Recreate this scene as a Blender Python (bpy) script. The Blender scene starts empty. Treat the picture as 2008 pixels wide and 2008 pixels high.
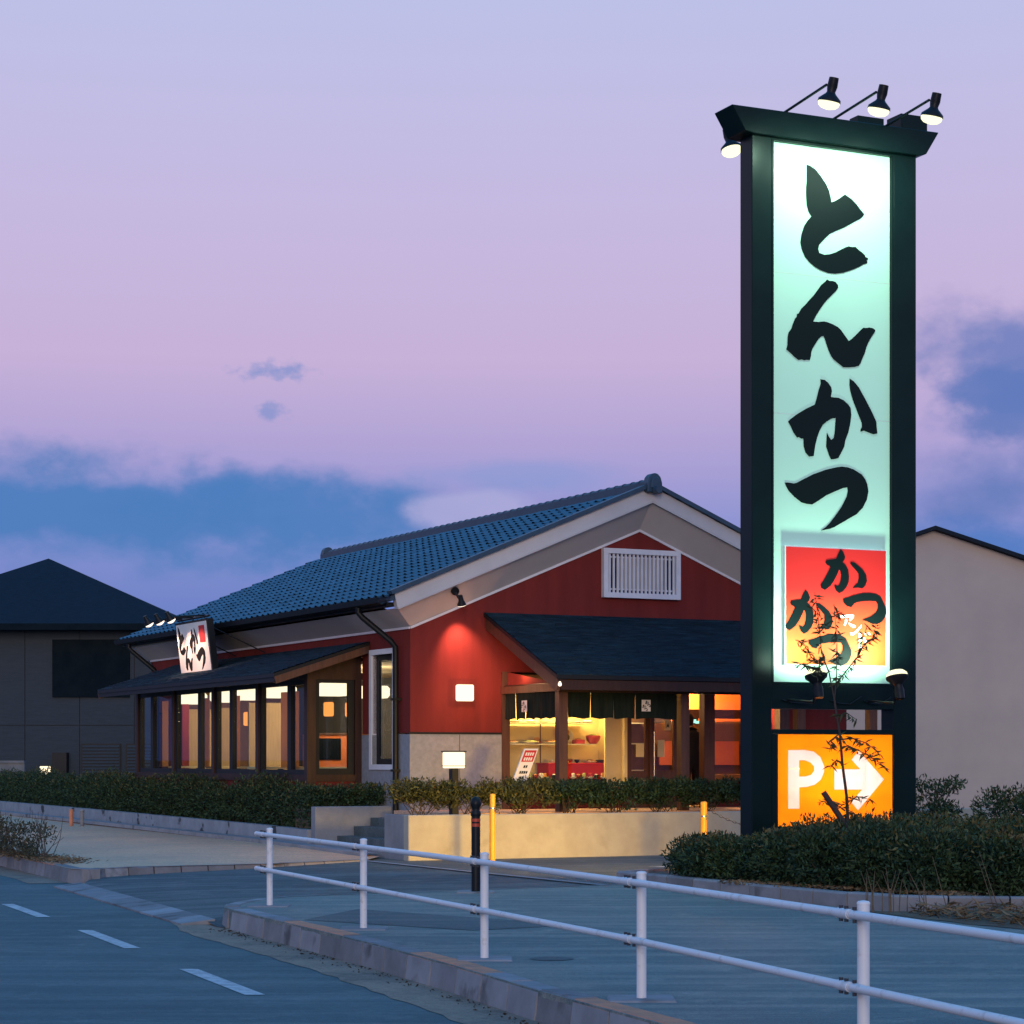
import bpy, bmesh, math, random
import numpy as np
from mathutils import Vector, Matrix

random.seed(7); rng = np.random.default_rng(7)
R = math.radians
sc = bpy.context.scene
COL = sc.collection

def lin(r, g, b):
    f = lambda c: (c/255/12.92) if c/255 <= .04045 else ((c/255+.055)/1.055)**2.4
    return (f(r), f(g), f(b), 1)

# ---------------------------------------------------------------- camera
cam = bpy.data.cameras.new('camera'); camo = bpy.data.objects.new('camera', cam); COL.objects.link(camo)
camo.location = (0, 0, 1.5); camo.rotation_euler = (R(90), 0, 0)
cam.sensor_width = 36; cam.lens = 78.9; cam.shift_y = .242; cam.clip_end = 3000; cam.clip_start = .1
sc.camera = camo

# ---------------------------------------------------------------- sky
wd = bpy.data.worlds.new('World'); sc.world = wd; wd.use_nodes = True
nt = wd.node_tree; nt.nodes.clear()
def N(t, **k):
    n = nt.nodes.new(t)
    for a, b in k.items(): setattr(n, a, b)
    return n
def L(a, b): nt.links.new(a, b)
def M(op, a, b=None, c=None, clamp=False):
    n = N('ShaderNodeMath', operation=op, use_clamp=clamp)
    for i, x in enumerate((a, b, c)):
        if x is None: continue
        if isinstance(x, (int, float)): n.inputs[i].default_value = x
        else: L(x, n.inputs[i])
    return n.outputs[0]
def mixc(f, a, b):
    n = N('ShaderNodeMix', data_type='RGBA')
    if isinstance(f, (int, float)): n.inputs[0].default_value = f
    else: L(f, n.inputs[0])
    for i, x in ((6, a), (7, b)):
        if isinstance(x, tuple): n.inputs[i].default_value = x
        else: L(x, n.inputs[i])
    return n.outputs[2]
tc = N('ShaderNodeTexCoord'); sep = N('ShaderNodeSeparateXYZ'); L(tc.outputs['Generated'], sep.inputs[0])
rp = N('ShaderNodeValToRGB'); L(sep.outputs[2], rp.inputs[0])
els = [(0, lin(86, 118, 192)), (.065, lin(98, 122, 197)), (.1, lin(128, 138, 206)), (.135, lin(168, 155, 209)),
       (.175, lin(195, 172, 213)), (.24, lin(194, 181, 221)), (.32, lin(187, 189, 228)), (.5, lin(96, 178, 240)), (.72, lin(50, 164, 250)), (1, lin(30, 155, 252))]
cr = rp.color_ramp
while len(cr.elements) < len(els): cr.elements.new(.5)
for e, (p, c) in zip(cr.elements, els): e.position = p; e.color = c
mp = N('ShaderNodeMapping'); mp.inputs['Scale'].default_value = (9, 9, 30); L(tc.outputs['Generated'], mp.inputs[0])
nz = N('ShaderNodeTexNoise'); nz.inputs['Scale'].default_value = 1.6; nz.inputs['Detail'].default_value = 6; nz.inputs['Roughness'].default_value = .58; L(mp.outputs[0], nz.inputs[0])
nsig = M('SUBTRACT', nz.outputs[0], .5)
def iso(s, d):
    q = N('ShaderNodeTexNoise'); q.inputs['Scale'].default_value = s; q.inputs['Detail'].default_value = d; q.inputs['Roughness'].default_value = .55
    m_ = N('ShaderNodeMapping'); m_.inputs['Scale'].default_value = (1, 1, 1.5); L(tc.outputs['Generated'], m_.inputs[0]); L(m_.outputs[0], q.inputs[0]); return M('SUBTRACT', q.outputs[0], .5)
NS = {0: nsig, 1: iso(26, 7), 2: iso(110, 5)}
def blob(x, z, rx, rz, amp=1.2, soft=.55, which=0):
    d = Vector((x, 1, z)).normalized()
    s = N('ShaderNodeVectorMath', operation='SUBTRACT'); L(tc.outputs['Generated'], s.inputs[0]); s.inputs[1].default_value = d
    m = N('ShaderNodeVectorMath', operation='MULTIPLY'); L(s.outputs[0], m.inputs[0]); m.inputs[1].default_value = (1/rx, 1/rx, 1/rz)
    l = N('ShaderNodeVectorMath', operation='LENGTH'); L(m.outputs[0], l.inputs[0])
    q = M('ADD', M('SUBTRACT', 1.0, l.outputs['Value']), M('MULTIPLY', NS[which], amp*2))
    n = N('ShaderNodeMapRange', interpolation_type='SMOOTHSTEP'); L(q, n.inputs[0]); n.inputs[1].default_value = -.12; n.inputs[2].default_value = soft
    return n.outputs[0]
col = rp.outputs[0]
# a low bank of thin evening cloud all round the horizon, broken up by slow noise
mp2 = N('ShaderNodeMapping'); mp2.inputs['Scale'].default_value = (2.2, 2.2, 14); L(tc.outputs['Generated'], mp2.inputs[0])
nz2 = N('ShaderNodeTexNoise'); nz2.inputs['Scale'].default_value = 1.3; nz2.inputs['Detail'].default_value = 5; L(mp2.outputs[0], nz2.inputs[0])
bandw = M('SUBTRACT', 1.0, M('ABSOLUTE', M('DIVIDE', M('SUBTRACT', sep.outputs[2], .1), .06)))
bm_ = N('ShaderNodeMapRange', interpolation_type='SMOOTHSTEP'); L(M('ADD', M('MULTIPLY', bandw, .5), M('MULTIPLY', M('SUBTRACT', nz2.outputs[0], .5), 2.2)), bm_.inputs[0])
bm_.inputs[1].default_value = .35; bm_.inputs[2].default_value = 1.0
col = mixc(M('MULTIPLY', bm_.outputs[0], .45), col, lin(92, 128, 196))
CB = lin(60, 116, 186); CB2 = lin(88, 114, 184)
for x, z, rx, rz, am, so, st, c, wh in (
        (-.205, .1125, .15, .030, .9, .75, .97, CB, 1), (-.095, .111, .085, .025, .9, .75, .93, CB, 1), (-.005, .127, .07, .009, .9, .9, .5, lin(118, 146, 208), 1),
        (.222, .182, .05, .030, .9, .8, .85, CB2, 1), (.215, .166, .035, .014, 1.0, .6, .9, CB2, 1), (.255, .157, .08, .016, 1.0, .6, .9, CB2, 1), (.215, .120, .06, .024, .8, .9, .9, CB2, 1), (.20, .09, .09, .018, .8, .8, .85, lin(60, 112, 190), 1),
        (-.1055, .1735, .017, .0052, 1.6, 1.0, .75, lin(118, 138, 200), 2), (-.1085, .1545, .009, .0046, 1.6, 1.0, .7, lin(118, 138, 200), 2),
        (-.018, .1105, .028, .0105, .8, .45, .85, lin(166, 164, 214), 1)):
    col = mixc(M('MULTIPLY', blob(x, z, rx, rz, am, so, wh), st), col, c)
sky = N('ShaderNodeTexSky', sky_type='NISHITA'); sky.sun_disc = False; sky.sun_elevation = R(3); sky.sun_rotation = R(180)
b1 = N('ShaderNodeBackground'); L(col, b1.inputs[0]); b1.inputs[1].default_value = 1.0
b2 = N('ShaderNodeBackground'); L(sky.outputs[0], b2.inputs[0]); b2.inputs[1].default_value = .012
ad = N('ShaderNodeAddShader'); L(b1.outputs[0], ad.inputs[0]); L(b2.outputs[0], ad.inputs[1])
wo = N('ShaderNodeOutputWorld'); L(ad.outputs[0], wo.inputs[0])

# afterglow of the sun, low behind the viewer
sn = bpy.data.lights.new('sun', 'SUN'); sn.energy = 1.15; sn.angle = R(25); sn.color = (1, .82, .68)
sno = bpy.data.objects.new('sun', sn); COL.objects.link(sno)
sno.rotation_euler = Vector((.0, 1, -.17)).to_track_quat('-Z', 'Y').to_euler()

vs = sc.view_settings; vs.view_transform = 'Standard'; vs.look = 'None'; vs.exposure = 0; vs.gamma = 1; vs.use_curve_mapping = False
sc.cycles.use_denoising = True
sc.cycles.max_bounces = 6; sc.cycles.transparent_max_bounces = 12; sc.cycles.sample_clamp_indirect = 4
sc.cycles.caustics_reflective = False; sc.cycles.caustics_refractive = False

# ---------------------------------------------------------------- materials
MT = {}
def pbr(name, c, rough=.7, c2=None, scale=4., bump=0., bscale=40., spec=.4, metal=0., emis=None, es=0., stretch=(1, 1, 1), island=0., contrast=(.35, .65), coat=0., detail=4):
    m = bpy.data.materials.new(name); m.use_nodes = True; t = m.node_tree; b = t.nodes['Principled BSDF']
    b.inputs['Roughness'].default_value = rough; b.inputs['Metallic'].default_value = metal
    b.inputs['Specular IOR Level'].default_value = spec; b.inputs['Coat Weight'].default_value = coat
    c = tuple(c)+(1,) if len(c) == 3 else c
    b.inputs['Base Color'].default_value = c
    tcn = t.nodes.new('ShaderNodeTexCoord'); mpn = t.nodes.new('ShaderNodeMapping'); mpn.inputs['Scale'].default_value = stretch
    t.links.new(tcn.outputs['Object'], mpn.inputs[0])
    out = None
    if c2 is not None:
        c2 = tuple(c2)+(1,) if len(c2) == 3 else c2
        n = t.nodes.new('ShaderNodeTexNoise'); n.inputs['Scale'].default_value = scale; n.inputs['Detail'].default_value = detail; n.inputs['Roughness'].default_value = .62
        t.links.new(mpn.outputs[0], n.inputs[0])
        r = t.nodes.new('ShaderNodeMapRange'); r.inputs[1].default_value = contrast[0]; r.inputs[2].default_value = contrast[1]; t.links.new(n.outputs[0], r.inputs[0])
        x = t.nodes.new('ShaderNodeMix'); x.data_type = 'RGBA'; t.links.new(r.outputs[0], x.inputs[0]); x.inputs[6].default_value = c; x.inputs[7].default_value = c2
        out = x.outputs[2]
    if island:
        g = t.nodes.new('ShaderNodeNewGeometry'); h = t.nodes.new('ShaderNodeHueSaturation')
        r = t.nodes.new('ShaderNodeMapRange'); r.inputs[3].default_value = 1-island; r.inputs[4].default_value = 1+island; t.links.new(g.outputs['Random Per Island'], r.inputs[0])
        t.links.new(r.outputs[0], h.inputs['Value'])
        if out is not None: t.links.new(out, h.inputs['Color'])
        else: h.inputs['Color'].default_value = c
        out = h.outputs[0]
    if out is not None: t.links.new(out, b.inputs['Base Color'])
    if bump:
        n = t.nodes.new('ShaderNodeTexNoise'); n.inputs['Scale'].default_value = bscale; n.inputs['Detail'].default_value = 3; t.links.new(mpn.outputs[0], n.inputs[0])
        bp = t.nodes.new('ShaderNodeBump'); bp.inputs['Strength'].default_value = bump; bp.inputs['Distance'].default_value = .02
        t.links.new(n.outputs[0], bp.inputs['Height']); t.links.new(bp.outputs[0], b.inputs['Normal'])
    if emis:
        b.inputs['Emission Color'].default_value = tuple(emis)+(1,); b.inputs['Emission Strength'].default_value = es
    MT[name] = m
    return m
def ground_mat(name, c, c2, c3, rough=.8, fine=180., big=.35, spec=.35, streak=None):
    """asphalt / concrete: large blotches, fine aggregate, faint long streaks"""
    m = bpy.data.materials.new(name); m.use_nodes = True; t = m.node_tree; b = t.nodes['Principled BSDF']
    b.inputs['Roughness'].default_value = rough; b.inputs['Specular IOR Level'].default_value = spec
    tcn = t.nodes.new('ShaderNodeTexCoord')
    def noise(s, d=4, stretch=None, rot=0):
        n = t.nodes.new('ShaderNodeTexNoise'); n.inputs['Scale'].default_value = s; n.inputs['Detail'].default_value = d; n.inputs['Roughness'].default_value = .65
        if stretch:
            q = t.nodes.new('ShaderNodeMapping'); q.inputs['Scale'].default_value = stretch; q.inputs['Rotation'].default_value = (0, 0, rot); t.links.new(tcn.outputs['Object'], q.inputs[0]); t.links.new(q.outputs[0], n.inputs[0])
        else: t.links.new(tcn.outputs['Object'], n.inputs[0])
        return n.outputs[0]
    def rng_(x, a, bb, lo=0, hi=1):
        r = t.nodes.new('ShaderNodeMapRange'); r.inputs[1].default_value = a; r.inputs[2].default_value = bb; r.inputs[3].default_value = lo; r.inputs[4].default_value = hi; t.links.new(x, r.inputs[0]); return r.outputs[0]
    def mix(f, a, bb):
        x = t.nodes.new('ShaderNodeMix'); x.data_type = 'RGBA'; t.links.new(f, x.inputs[0])
        for i, y in ((6, a), (7, bb)):
            if isinstance(y, tuple): x.inputs[i].default_value = y+(1,)
            else: t.links.new(y, x.inputs[i])
        return x.outputs[2]
    o = mix(rng_(noise(big), .35, .65), c, c2)
    o = mix(rng_(noise(2.2, 6), .52, .75), o, c3)
    if streak: o = mix(rng_(noise(1.0, 5, (.18, 3.2, 1), streak), .46, .68, 0, .85), o, c3)
    f = noise(fine, 2)
    hs = t.nodes.new('ShaderNodeHueSaturation'); t.links.new(o, hs.inputs['Color']); 
    md_ = t.nodes.new('ShaderNodeMath'); md_.operation = 'MULTIPLY'; t.links.new(rng_(f, .3, .7, .6, 1.4), md_.inputs[0]); t.links.new(rng_(noise(22, 5), .3, .7, .8, 1.2), md_.inputs[1]); t.links.new(md_.outputs[0], hs.inputs['Value'])
    # small dark specks: grit, leaves, oil spots
    vo = t.nodes.new('ShaderNodeTexVoronoi'); vo.inputs['Scale'].default_value = 3.3; t.links.new(tcn.outputs['Object'], vo.inputs[0])
    sp = rng_(vo.outputs['Distance'], .03, .05, 1, 0)
    o2 = mix(sp, hs.outputs[0], tuple(x*.35 for x in c))
    t.links.new(o2, b.inputs['Base Color'])
    bp = t.nodes.new('ShaderNodeBump'); bp.inputs['Strength'].default_value = .25; bp.inputs['Distance'].default_value = .01; t.links.new(f, bp.inputs['Height']); t.links.new(bp.outputs[0], b.inputs['Normal'])
    MT[name] = m; return m
def stained(name, c, c2, dark, lo=.56, hi=.6, scale=1.3):
    m = pbr(name, c, .85, c2, 3, .15, 60, .25); t = m.node_tree; b = t.nodes['Principled BSDF']
    src = b.inputs['Base Color'].links[0].from_socket
    oi = t.nodes.new('ShaderNodeObjectInfo'); ov_ = t.nodes.new('ShaderNodeMapRange'); ov_.inputs[3].default_value = .72; ov_.inputs[4].default_value = 1.2; t.links.new(oi.outputs['Random'], ov_.inputs[0])
    hv = t.nodes.new('ShaderNodeHueSaturation'); t.links.new(ov_.outputs[0], hv.inputs['Value']); t.links.new(src, hv.inputs['Color']); src = hv.outputs[0]
    n = t.nodes.new('ShaderNodeTexNoise'); n.inputs['Scale'].default_value = scale; n.inputs['Detail'].default_value = 4
    tcn = t.nodes.new('ShaderNodeTexCoord'); t.links.new(tcn.outputs['Object'], n.inputs[0])
    r = t.nodes.new('ShaderNodeMapRange'); r.inputs[1].default_value = lo; r.inputs[2].default_value = hi; t.links.new(n.outputs[0], r.inputs[0])
    x = t.nodes.new('ShaderNodeMix'); x.data_type = 'RGBA'; t.links.new(r.outputs[0], x.inputs[0]); t.links.new(src, x.inputs[6]); x.inputs[7].default_value = dark+(1,)
    t.links.new(x.outputs[2], b.inputs['Base Color']); return m
def emit(name, c, s):
    m = bpy.data.materials.new(name); m.use_nodes = True; t = m.node_tree; t.nodes.remove(t.nodes['Principled BSDF'])
    e = t.nodes.new('ShaderNodeEmission'); e.inputs[0].default_value = tuple(c)+(1,); e.inputs[1].default_value = s
    t.links.new(e.outputs[0], t.nodes['Material Output'].inputs[0]); MT[name] = m; return m
def glass(name, tint=(.9, .95, 1), base=.06):
    m = bpy.data.materials.new(name); m.use_nodes = True; t = m.node_tree; t.nodes.remove(t.nodes['Principled BSDF'])
    a = t.nodes.new('ShaderNodeBsdfTransparent'); a.inputs[0].default_value = tint+(1,)
    g = t.nodes.new('ShaderNodeBsdfGlossy'); g.inputs['Roughness'].default_value = .015
    f = t.nodes.new('ShaderNodeLayerWeight'); f.inputs[0].default_value = .5
    pw_ = t.nodes.new('ShaderNodeMath'); pw_.operation = 'POWER'; pw_.inputs[1].default_value = 5; t.links.new(f.outputs['Facing'], pw_.inputs[0])
    h = t.nodes.new('ShaderNodeMath'); h.operation = 'MULTIPLY_ADD'; h.inputs[1].default_value = .2; h.inputs[2].default_value = base; t.links.new(pw_.outputs[0], h.inputs[0])
    x = t.nodes.new('ShaderNodeMixShader'); t.links.new(h.outputs[0], x.inputs[0]); t.links.new(a.outputs[0], x.inputs[1]); t.links.new(g.outputs[0], x.inputs[2])
    t.links.new(x.outputs[0], t.nodes['Material Output'].inputs[0]); MT[name] = m; return m
def leaf_mat(name, c, c2, var=.45):
    m = pbr(name, c, .6, c2, 2.5, island=var, spec=.22); MT[name] = m; return m

ground_mat('asphalt_road', (.034, .078, .088), (.052, .105, .112), (.105, .152, .15), .75, 90, .3, streak=R(70))
ground_mat('asphalt_lot', (.04, .06, .064), (.07, .09, .092), (.14, .155, .148), .8, 90, .4, streak=R(20))
ground_mat('asphalt_walk', (.095, .13, .128), (.15, .175, .165), (.27, .255, .215), .8, 90, .3, streak=R(15))
ground_mat('asphalt_patch', (.06, .082, .085), (.08, .1, .1), (.12, .135, .13), .8, 90, .5, streak=R(15))
ground_mat('concrete_walk', (.64, .36, .22), (.72, .43, .26), (.52, .32, .22), .85, 120, .35, streak=R(30))
ground_mat('gutter_sand', (.33, .215, .15), (.22, .155, .115), (.1, .075, .055), .9, 160, 1.5)
ground_mat('soil', (.09, .065, .045), (.13, .09, .06), (.2, .14, .085), .95, 90, 1.2)
ground_mat('earth', (.05, .05, .045), (.06, .055, .05), (.08, .07, .05), .95, 40, .2)
stained('kerb', (.27, .26, .27), (.2, .195, .2), (.1, .095, .095), .6, .7, 2.2)
stained('low_wall', (.25, .26, .28), (.19, .2, .215), (.05, .055, .06), .6, .63, 1.7)
stained('plaster_wall', (.5, .46, .37), (.43, .39, .31), (.3, .27, .2), .62, .8, 2.5)
pbr('concrete_plain', (.25, .255, .27), .85, (.2, .205, .22), 3, .2, 60, .2)
pbr('kerb_orange', (.62, .23, .12), .8, (.42, .19, .12), 5, contrast=(.4, .62))
pbr('line_white', (.5, .5, .5), .7, (.2, .22, .23), 13, .1, 80, contrast=(.42, .7), detail=8)
pbr('rail_white', (.68, .67, .68), .45, (.4, .35, .31), 11, spec=.45, contrast=(.56, .8), detail=8)
pbr('bolt_dark', (.06, .06, .07), .5, metal=.6)
pbr('red_wall', (.2, .026, .021), .85, (.14, .019, .016), 1.3, .12, 220, .2, stretch=(2.2, 2.2, .35), contrast=(.3, .7))
pbr('red_base', (.15, .02, .018), .85, (.12, .018, .016), 2, .12, 200, .2)
pbr('granite', (.3, .3, .32), .75, (.22, .225, .24), 12, .15, 90, .3, contrast=(.3, .7))
pbr('barge', (.55, .52, .51), .6, (.5, .47, .46), 1.5, spec=.3)
pbr('cove', (.52, .485, .465), .75, (.48, .45, .43), 1.5, .08, 200, .2)
pbr('trim_white', (.72, .7, .71), .5, (.64, .62, .64), 3)
pbr('tile', (.04, .105, .16), .55, (.03, .085, .13), 3, island=.28, spec=.35)
pbr('tile_grey', (.03, .065, .1), .5, (.022, .048, .076), 4, spec=.5)
pbr('shingle', (.004, .016, .026), .62, (.013, .036, .052), 3.2, .3, 18, .15, stretch=(1, 9, 9), island=.25, contrast=(.42, .7))
pbr('black_metal', (.008, .010, .013), .45, spec=.2)
pbr('black_paint', (.003, .011, .012), .3, (.004, .014, .015), 2, spec=.12)
pbr('wood', (.1, .04, .024), .5, (.065, .026, .016), 3, .1, 40, .4, stretch=(6, 6, .6))
pbr('wood_dark', (.045, .02, .014), .5, (.03, .013, .01), 3, .1, 40, .25, stretch=(5, 5, .6))
pbr('frame_dark', (.012, .013, .015), .5, spec=.2)
pbr('dining_dark', (.03, .04, .055), .6, (.05, .05, .055), 2)
pbr('screen_tan', (.52, .36, .17), .8, (.44, .3, .14), 2, .05, 60, stretch=(14, 14, 1))
pbr('cream', (.72, .58, .3), .8, (.66, .52, .26), 1.5)
pbr('floor_in', (.1, .055, .03), .5)
pbr('ceiling_in', (.5, .42, .3), .8)
pbr('orange_wall', (.62, .16, .04), .7, (.52, .13, .035), 2)
pbr('brown_wall', (.2, .1, .035), .7, (.15, .075, .028), 2)
pbr('curtain', (.008, .014, .012), .9, (.015, .022, .018), 2, .1, 300, .1, stretch=(8, 8, 1))
pbr('paper', (.75, .7, .66), .7)
pbr('ink', (.008, .008, .01), .7, spec=.1)
pbr('seal_red', (.5, .02, .025), .6)
pbr('panel_white', (.52, .8, .66), .5, (.5, .78, .64), 1, spec=.35)
pbr('white_print', (.8, .8, .8), .5)
pbr('yellow_paint', (.85, .4, .02), .4, (.75, .33, .02), 6, spec=.5)
pbr('bollard_band', (.45, .05, .02), .4)
pbr('chrome', (.6, .6, .6), .25, metal=1)
pbr('siding', (.046, .058, .072), .8, (.038, .05, .062), 3, .15, 30, .1, stretch=(1, 1, 10))
pbr('siding_joint', (.03, .033, .04), .8)
pbr('roof_dark', (.006, .012, .02), .8, (.011, .018, .028), 6, spec=.15, stretch=(1, 1, 8))
pbr('dark_glass', (.006, .01, .016), .3, spec=.15)
pbr('void', (.006, .011, .016), .95, (.009, .015, .02), 3, spec=.02)
pbr('beige_wall', (.44, .375, .335), .85, (.385, .33, .3), .5, .08, 90, .2)
pbr('stem', (.07, .05, .035), .8, (.05, .035, .025), 12)
pbr('bark', (.05, .035, .03), .85, (.035, .025, .02), 20, .3, 60)
pbr('dry_twig', (.14, .1, .06), .9, (.08, .06, .04), 10)
pbr('red_box', (.55, .02, .015), .5)
pbr('bowl_red', (.35, .03, .015), .3, spec=.6)
pbr('plate_white', (.75, .7, .62), .3, spec=.5)
pbr('food_gold', (.62, .3, .07), .7, (.5, .2, .04), 30, .4, 60)
pbr('food_green', (.22, .3, .06), .7, (.5, .5, .2), 40)
pbr('food_dark', (.05, .025, .015), .5)
pbr('tray_black', (.015, .012, .012), .3)
pbr('skin', (.45, .27, .19), .6)
pbr('cloth_dark', (.008, .009, .011), .9)
pbr('shelf', (.6, .55, .4), .2)
leaf_mat('leaf_hedge', (.018, .042, .022), (.036, .062, .022), .55)
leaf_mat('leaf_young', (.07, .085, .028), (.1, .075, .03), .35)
leaf_mat('leaf_warm', (.055, .065, .025), (.085, .08, .022))
leaf_mat('leaf_dry', (.07, .055, .03), (.045, .055, .028))
leaf_mat('leaf_bamboo', (.03, .05, .025), (.05, .065, .025), .3)
glass('window_glass', (.9, .94, .96), .03)
glass('shop_glass', (.97, .97, .95), .02)
emit('lamp_white', (1, .82, .52), 1.75)
emit('lamp_lantern', (1, .82, .56), 1.7)
emit('bulb_green', (1, .98, .62), 1.45)
emit('bulb_warm', (1, .78, .6), 2.2)
emit('tube', (1, .8, .4), 3)
emit('exit_green', (.45, 1, .75), 1.2)
emit('lamp_orange', (1, .3, .06), 1.6)
emit('sign_orange', (1, .36, .022), 1.35)

# ---------------------------------------------------------------- mesh helpers
class MB:
    def __init__(s): s.v = []; s.f = []; s.m = []
    def add(s, vs_, fs, mi=0):
        k = len(s.v); s.v += [tuple(p) for p in vs_]; s.f += [tuple(i+k for i in f) for f in fs]; s.m += [mi]*len(fs); return s
    def hexa(s, p, mi=0): return s.add(p, [(0, 3, 2, 1), (4, 5, 6, 7), (0, 1, 5, 4), (1, 2, 6, 5), (2, 3, 7, 6), (3, 0, 4, 7)], mi)
    def box(s, x0, x1, y0, y1, z0, z1, mi=0):
        return s.hexa([(x0, y0, z0), (x1, y0, z0), (x1, y1, z0), (x0, y1, z0), (x0, y0, z1), (x1, y0, z1), (x1, y1, z1), (x0, y1, z1)], mi)
    def bar(s, a, b, w, h, up=(0, 0, 1), mi=0):
        a = Vector(a); b = Vector(b); d = (b-a).normalized(); r = d.cross(Vector(up)).normalized(); u = r.cross(d)
        p = [c+r*(sx*w/2)+u*(sy*h/2) for c in (a, b) for sx, sy in ((-1, -1), (1, -1), (1, 1), (-1, 1))]
        return s.hexa(p, mi)
    def prism(s, poly, f0, f1, mi=0):
        """poly 2-D points; f0/f1 map (a,b)->3-D for the two faces"""
        n = len(poly); a = [f0(*q) for q in poly]; b = [f1(*q) for q in poly]
        return s.add(a+b, [tuple(range(n-1, -1, -1)), tuple(range(n, 2*n))]+[(i, (i+1) % n, n+(i+1) % n, n+i) for i in range(n)], mi)
    def tube(s, pts, r, n=8, mi=0, caps=True):
        pts = [Vector(p) for p in pts]; rs = r if isinstance(r, (list, tuple)) else [r]*len(pts); k = len(s.v); ring = []
        for i, p in enumerate(pts):
            d = (pts[min(i+1, len(pts)-1)]-pts[max(i-1, 0)]).normalized()
            ref = Vector((0, 0, 1)) if abs(d.z) < .95 else Vector((1, 0, 0))
            a = d.cross(ref).normalized(); b = a.cross(d)
            ring += [tuple(p+a*math.cos(2*math.pi*j/n)*rs[i]+b*math.sin(2*math.pi*j/n)*rs[i]) for j in range(n)]
        s.v += ring
        for i in range(len(pts)-1):
            for j in range(n):
                s.f.append((k+i*n+j, k+i*n+(j+1) % n, k+(i+1)*n+(j+1) % n, k+(i+1)*n+j)); s.m.append(mi)
        if caps:
            s.f.append(tuple(k+j for j in range(n-1, -1, -1))); s.f.append(tuple(k+(len(pts)-1)*n+j for j in range(n))); s.m += [mi, mi]
        return s
    def lathe(s, prof, c=(0, 0, 0), n=16, axis=(0, 0, 1), mi=0):
        ax = Vector(axis).normalized(); q = Vector((0, 0, 1)).rotation_difference(ax); k = len(s.v); c = Vector(c)
        for r, z in prof:
            for j in range(n):
                s.v.append(tuple(c+q @ Vector((r*math.cos(2*math.pi*j/n), r*math.sin(2*math.pi*j/n), z))))
        for i in range(len(prof)-1):
            for j in range(n):
                s.f.append((k+i*n+j, k+i*n+(j+1) % n, k+(i+1)*n+(j+1) % n, k+(i+1)*n+j)); s.m.append(mi)
        s.f.append(tuple(k+j for j in range(n-1, -1, -1))); s.f.append(tuple(k+(len(prof)-1)*n+j for j in range(n))); s.m += [mi, mi]
        return s
    def build(s, name, mats, parent=None, smooth=False, bevel=0., org=None):
        me = bpy.data.meshes.new(name)
        o3 = Vector(org if org is not None else (ORG.get(parent.name, (0, 0, 0)) if parent else (0, 0, 0)))
        me.from_pydata([tuple(Vector(p)-o3) for p in s.v], [], s.f)
        if not isinstance(mats, (list, tuple)): mats = [mats]
        for m in mats: me.materials.append(MT[m])
        if len(mats) > 1: me.polygons.foreach_set('material_index', s.m)
        if bevel:
            b = bmesh.new(); b.from_mesh(me); bmesh.ops.recalc_face_normals(b, faces=b.faces)
            bmesh.ops.bevel(b, geom=list(b.edges), offset=bevel, segments=1, affect='EDGES', clamp_overlap=True); b.to_mesh(me); b.free()
        else:
            b = bmesh.new(); b.from_mesh(me); bmesh.ops.recalc_face_normals(b, faces=b.faces); b.to_mesh(me); b.free()
        if smooth:
            me.polygons.foreach_set('use_smooth', [True]*len(me.polygons)); me.set_sharp_from_angle(angle=R(45))
        ob = bpy.data.objects.new(name, me); COL.objects.link(ob)
        if parent: ob.parent = parent; ORG[ob.name] = tuple(o3)
        return ob
ORG = {}
def tag(o, label=None, cat=None, group=None, kind=None):
    if label: o['label'] = label
    if cat: o['category'] = cat
    if group: o['group'] = group
    if kind: o['kind'] = kind
    return o
# frames: restaurant ('B'), pylon sign ('S'), world ('W')
FR = {'B': ((-1.70, 37.5, 0), R(26.5)), 'S': ((3.80, 26.5, 0), R(24.8)), 'W': ((0, 0, 0), 0)}
def fpt(fr, x, y, z):
    (ox, oy, oz), a = FR[fr]; return Vector((ox+x*math.cos(a)-y*math.sin(a), oy+x*math.sin(a)+y*math.cos(a), oz+z))
def thing(name, label, cat, fr, org, group=None, kind=None):
    o = bpy.data.objects.new(name, None); COL.objects.link(o); o.empty_display_size = .1
    o.location = fpt(fr, *org); o.rotation_euler = (0, 0, FR[fr][1]); ORG[o.name] = tuple(org)
    return tag(o, label, cat, group, kind)
def single(mb, name, mats, label, cat, fr, org, group=None, **k):
    o = mb.build(name, mats, None, org=org, **k); o.location = fpt(fr, *org); o.rotation_euler = (0, 0, FR[fr][1])
    return tag(o, label, cat, group)
def lamp(name, kind, parent, fr, pos, power, color, target=None, size=.1, size_y=None, spot=70, blend=.6):
    l = bpy.data.lights.new(name, kind); l.energy = power; l.color = color
    if kind == 'SPOT': l.spot_size = R(spot); l.spot_blend = blend; l.shadow_soft_size = size
    elif kind == 'AREA':
        l.size = size
        if size_y: l.shape = 'RECTANGLE'; l.size_y = size_y
    else: l.shadow_soft_size = size
    o = bpy.data.objects.new(name, l); COL.objects.link(o)
    o.location = fpt(fr, *pos)
    if target is not None:
        d = fpt(fr, *target)-fpt(fr, *pos); o.rotation_euler = d.to_track_quat('-Z', 'Y').to_euler()
    return o
def sheet(name, poly, mat, z=0, thick=0, label=None, parent=None, kind='structure'):
    """flat polygon of ground; poly entries (x,y) or (x,y,z)"""
    m = MB(); p = [(q[0], q[1], q[2] if len(q) > 2 else z) for q in poly]; n = len(p)
    if thick:
        m.add(p+[(x, y, zz-thick) for x, y, zz in p], [tuple(range(n))]+[(i, n+i, n+(i+1) % n, (i+1) % n) for i in range(n)])
    else: m.add(p, [tuple(range(n))])
    o = m.build(name, mat, parent)
    if not parent: o['kind'] = kind
    return o

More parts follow.
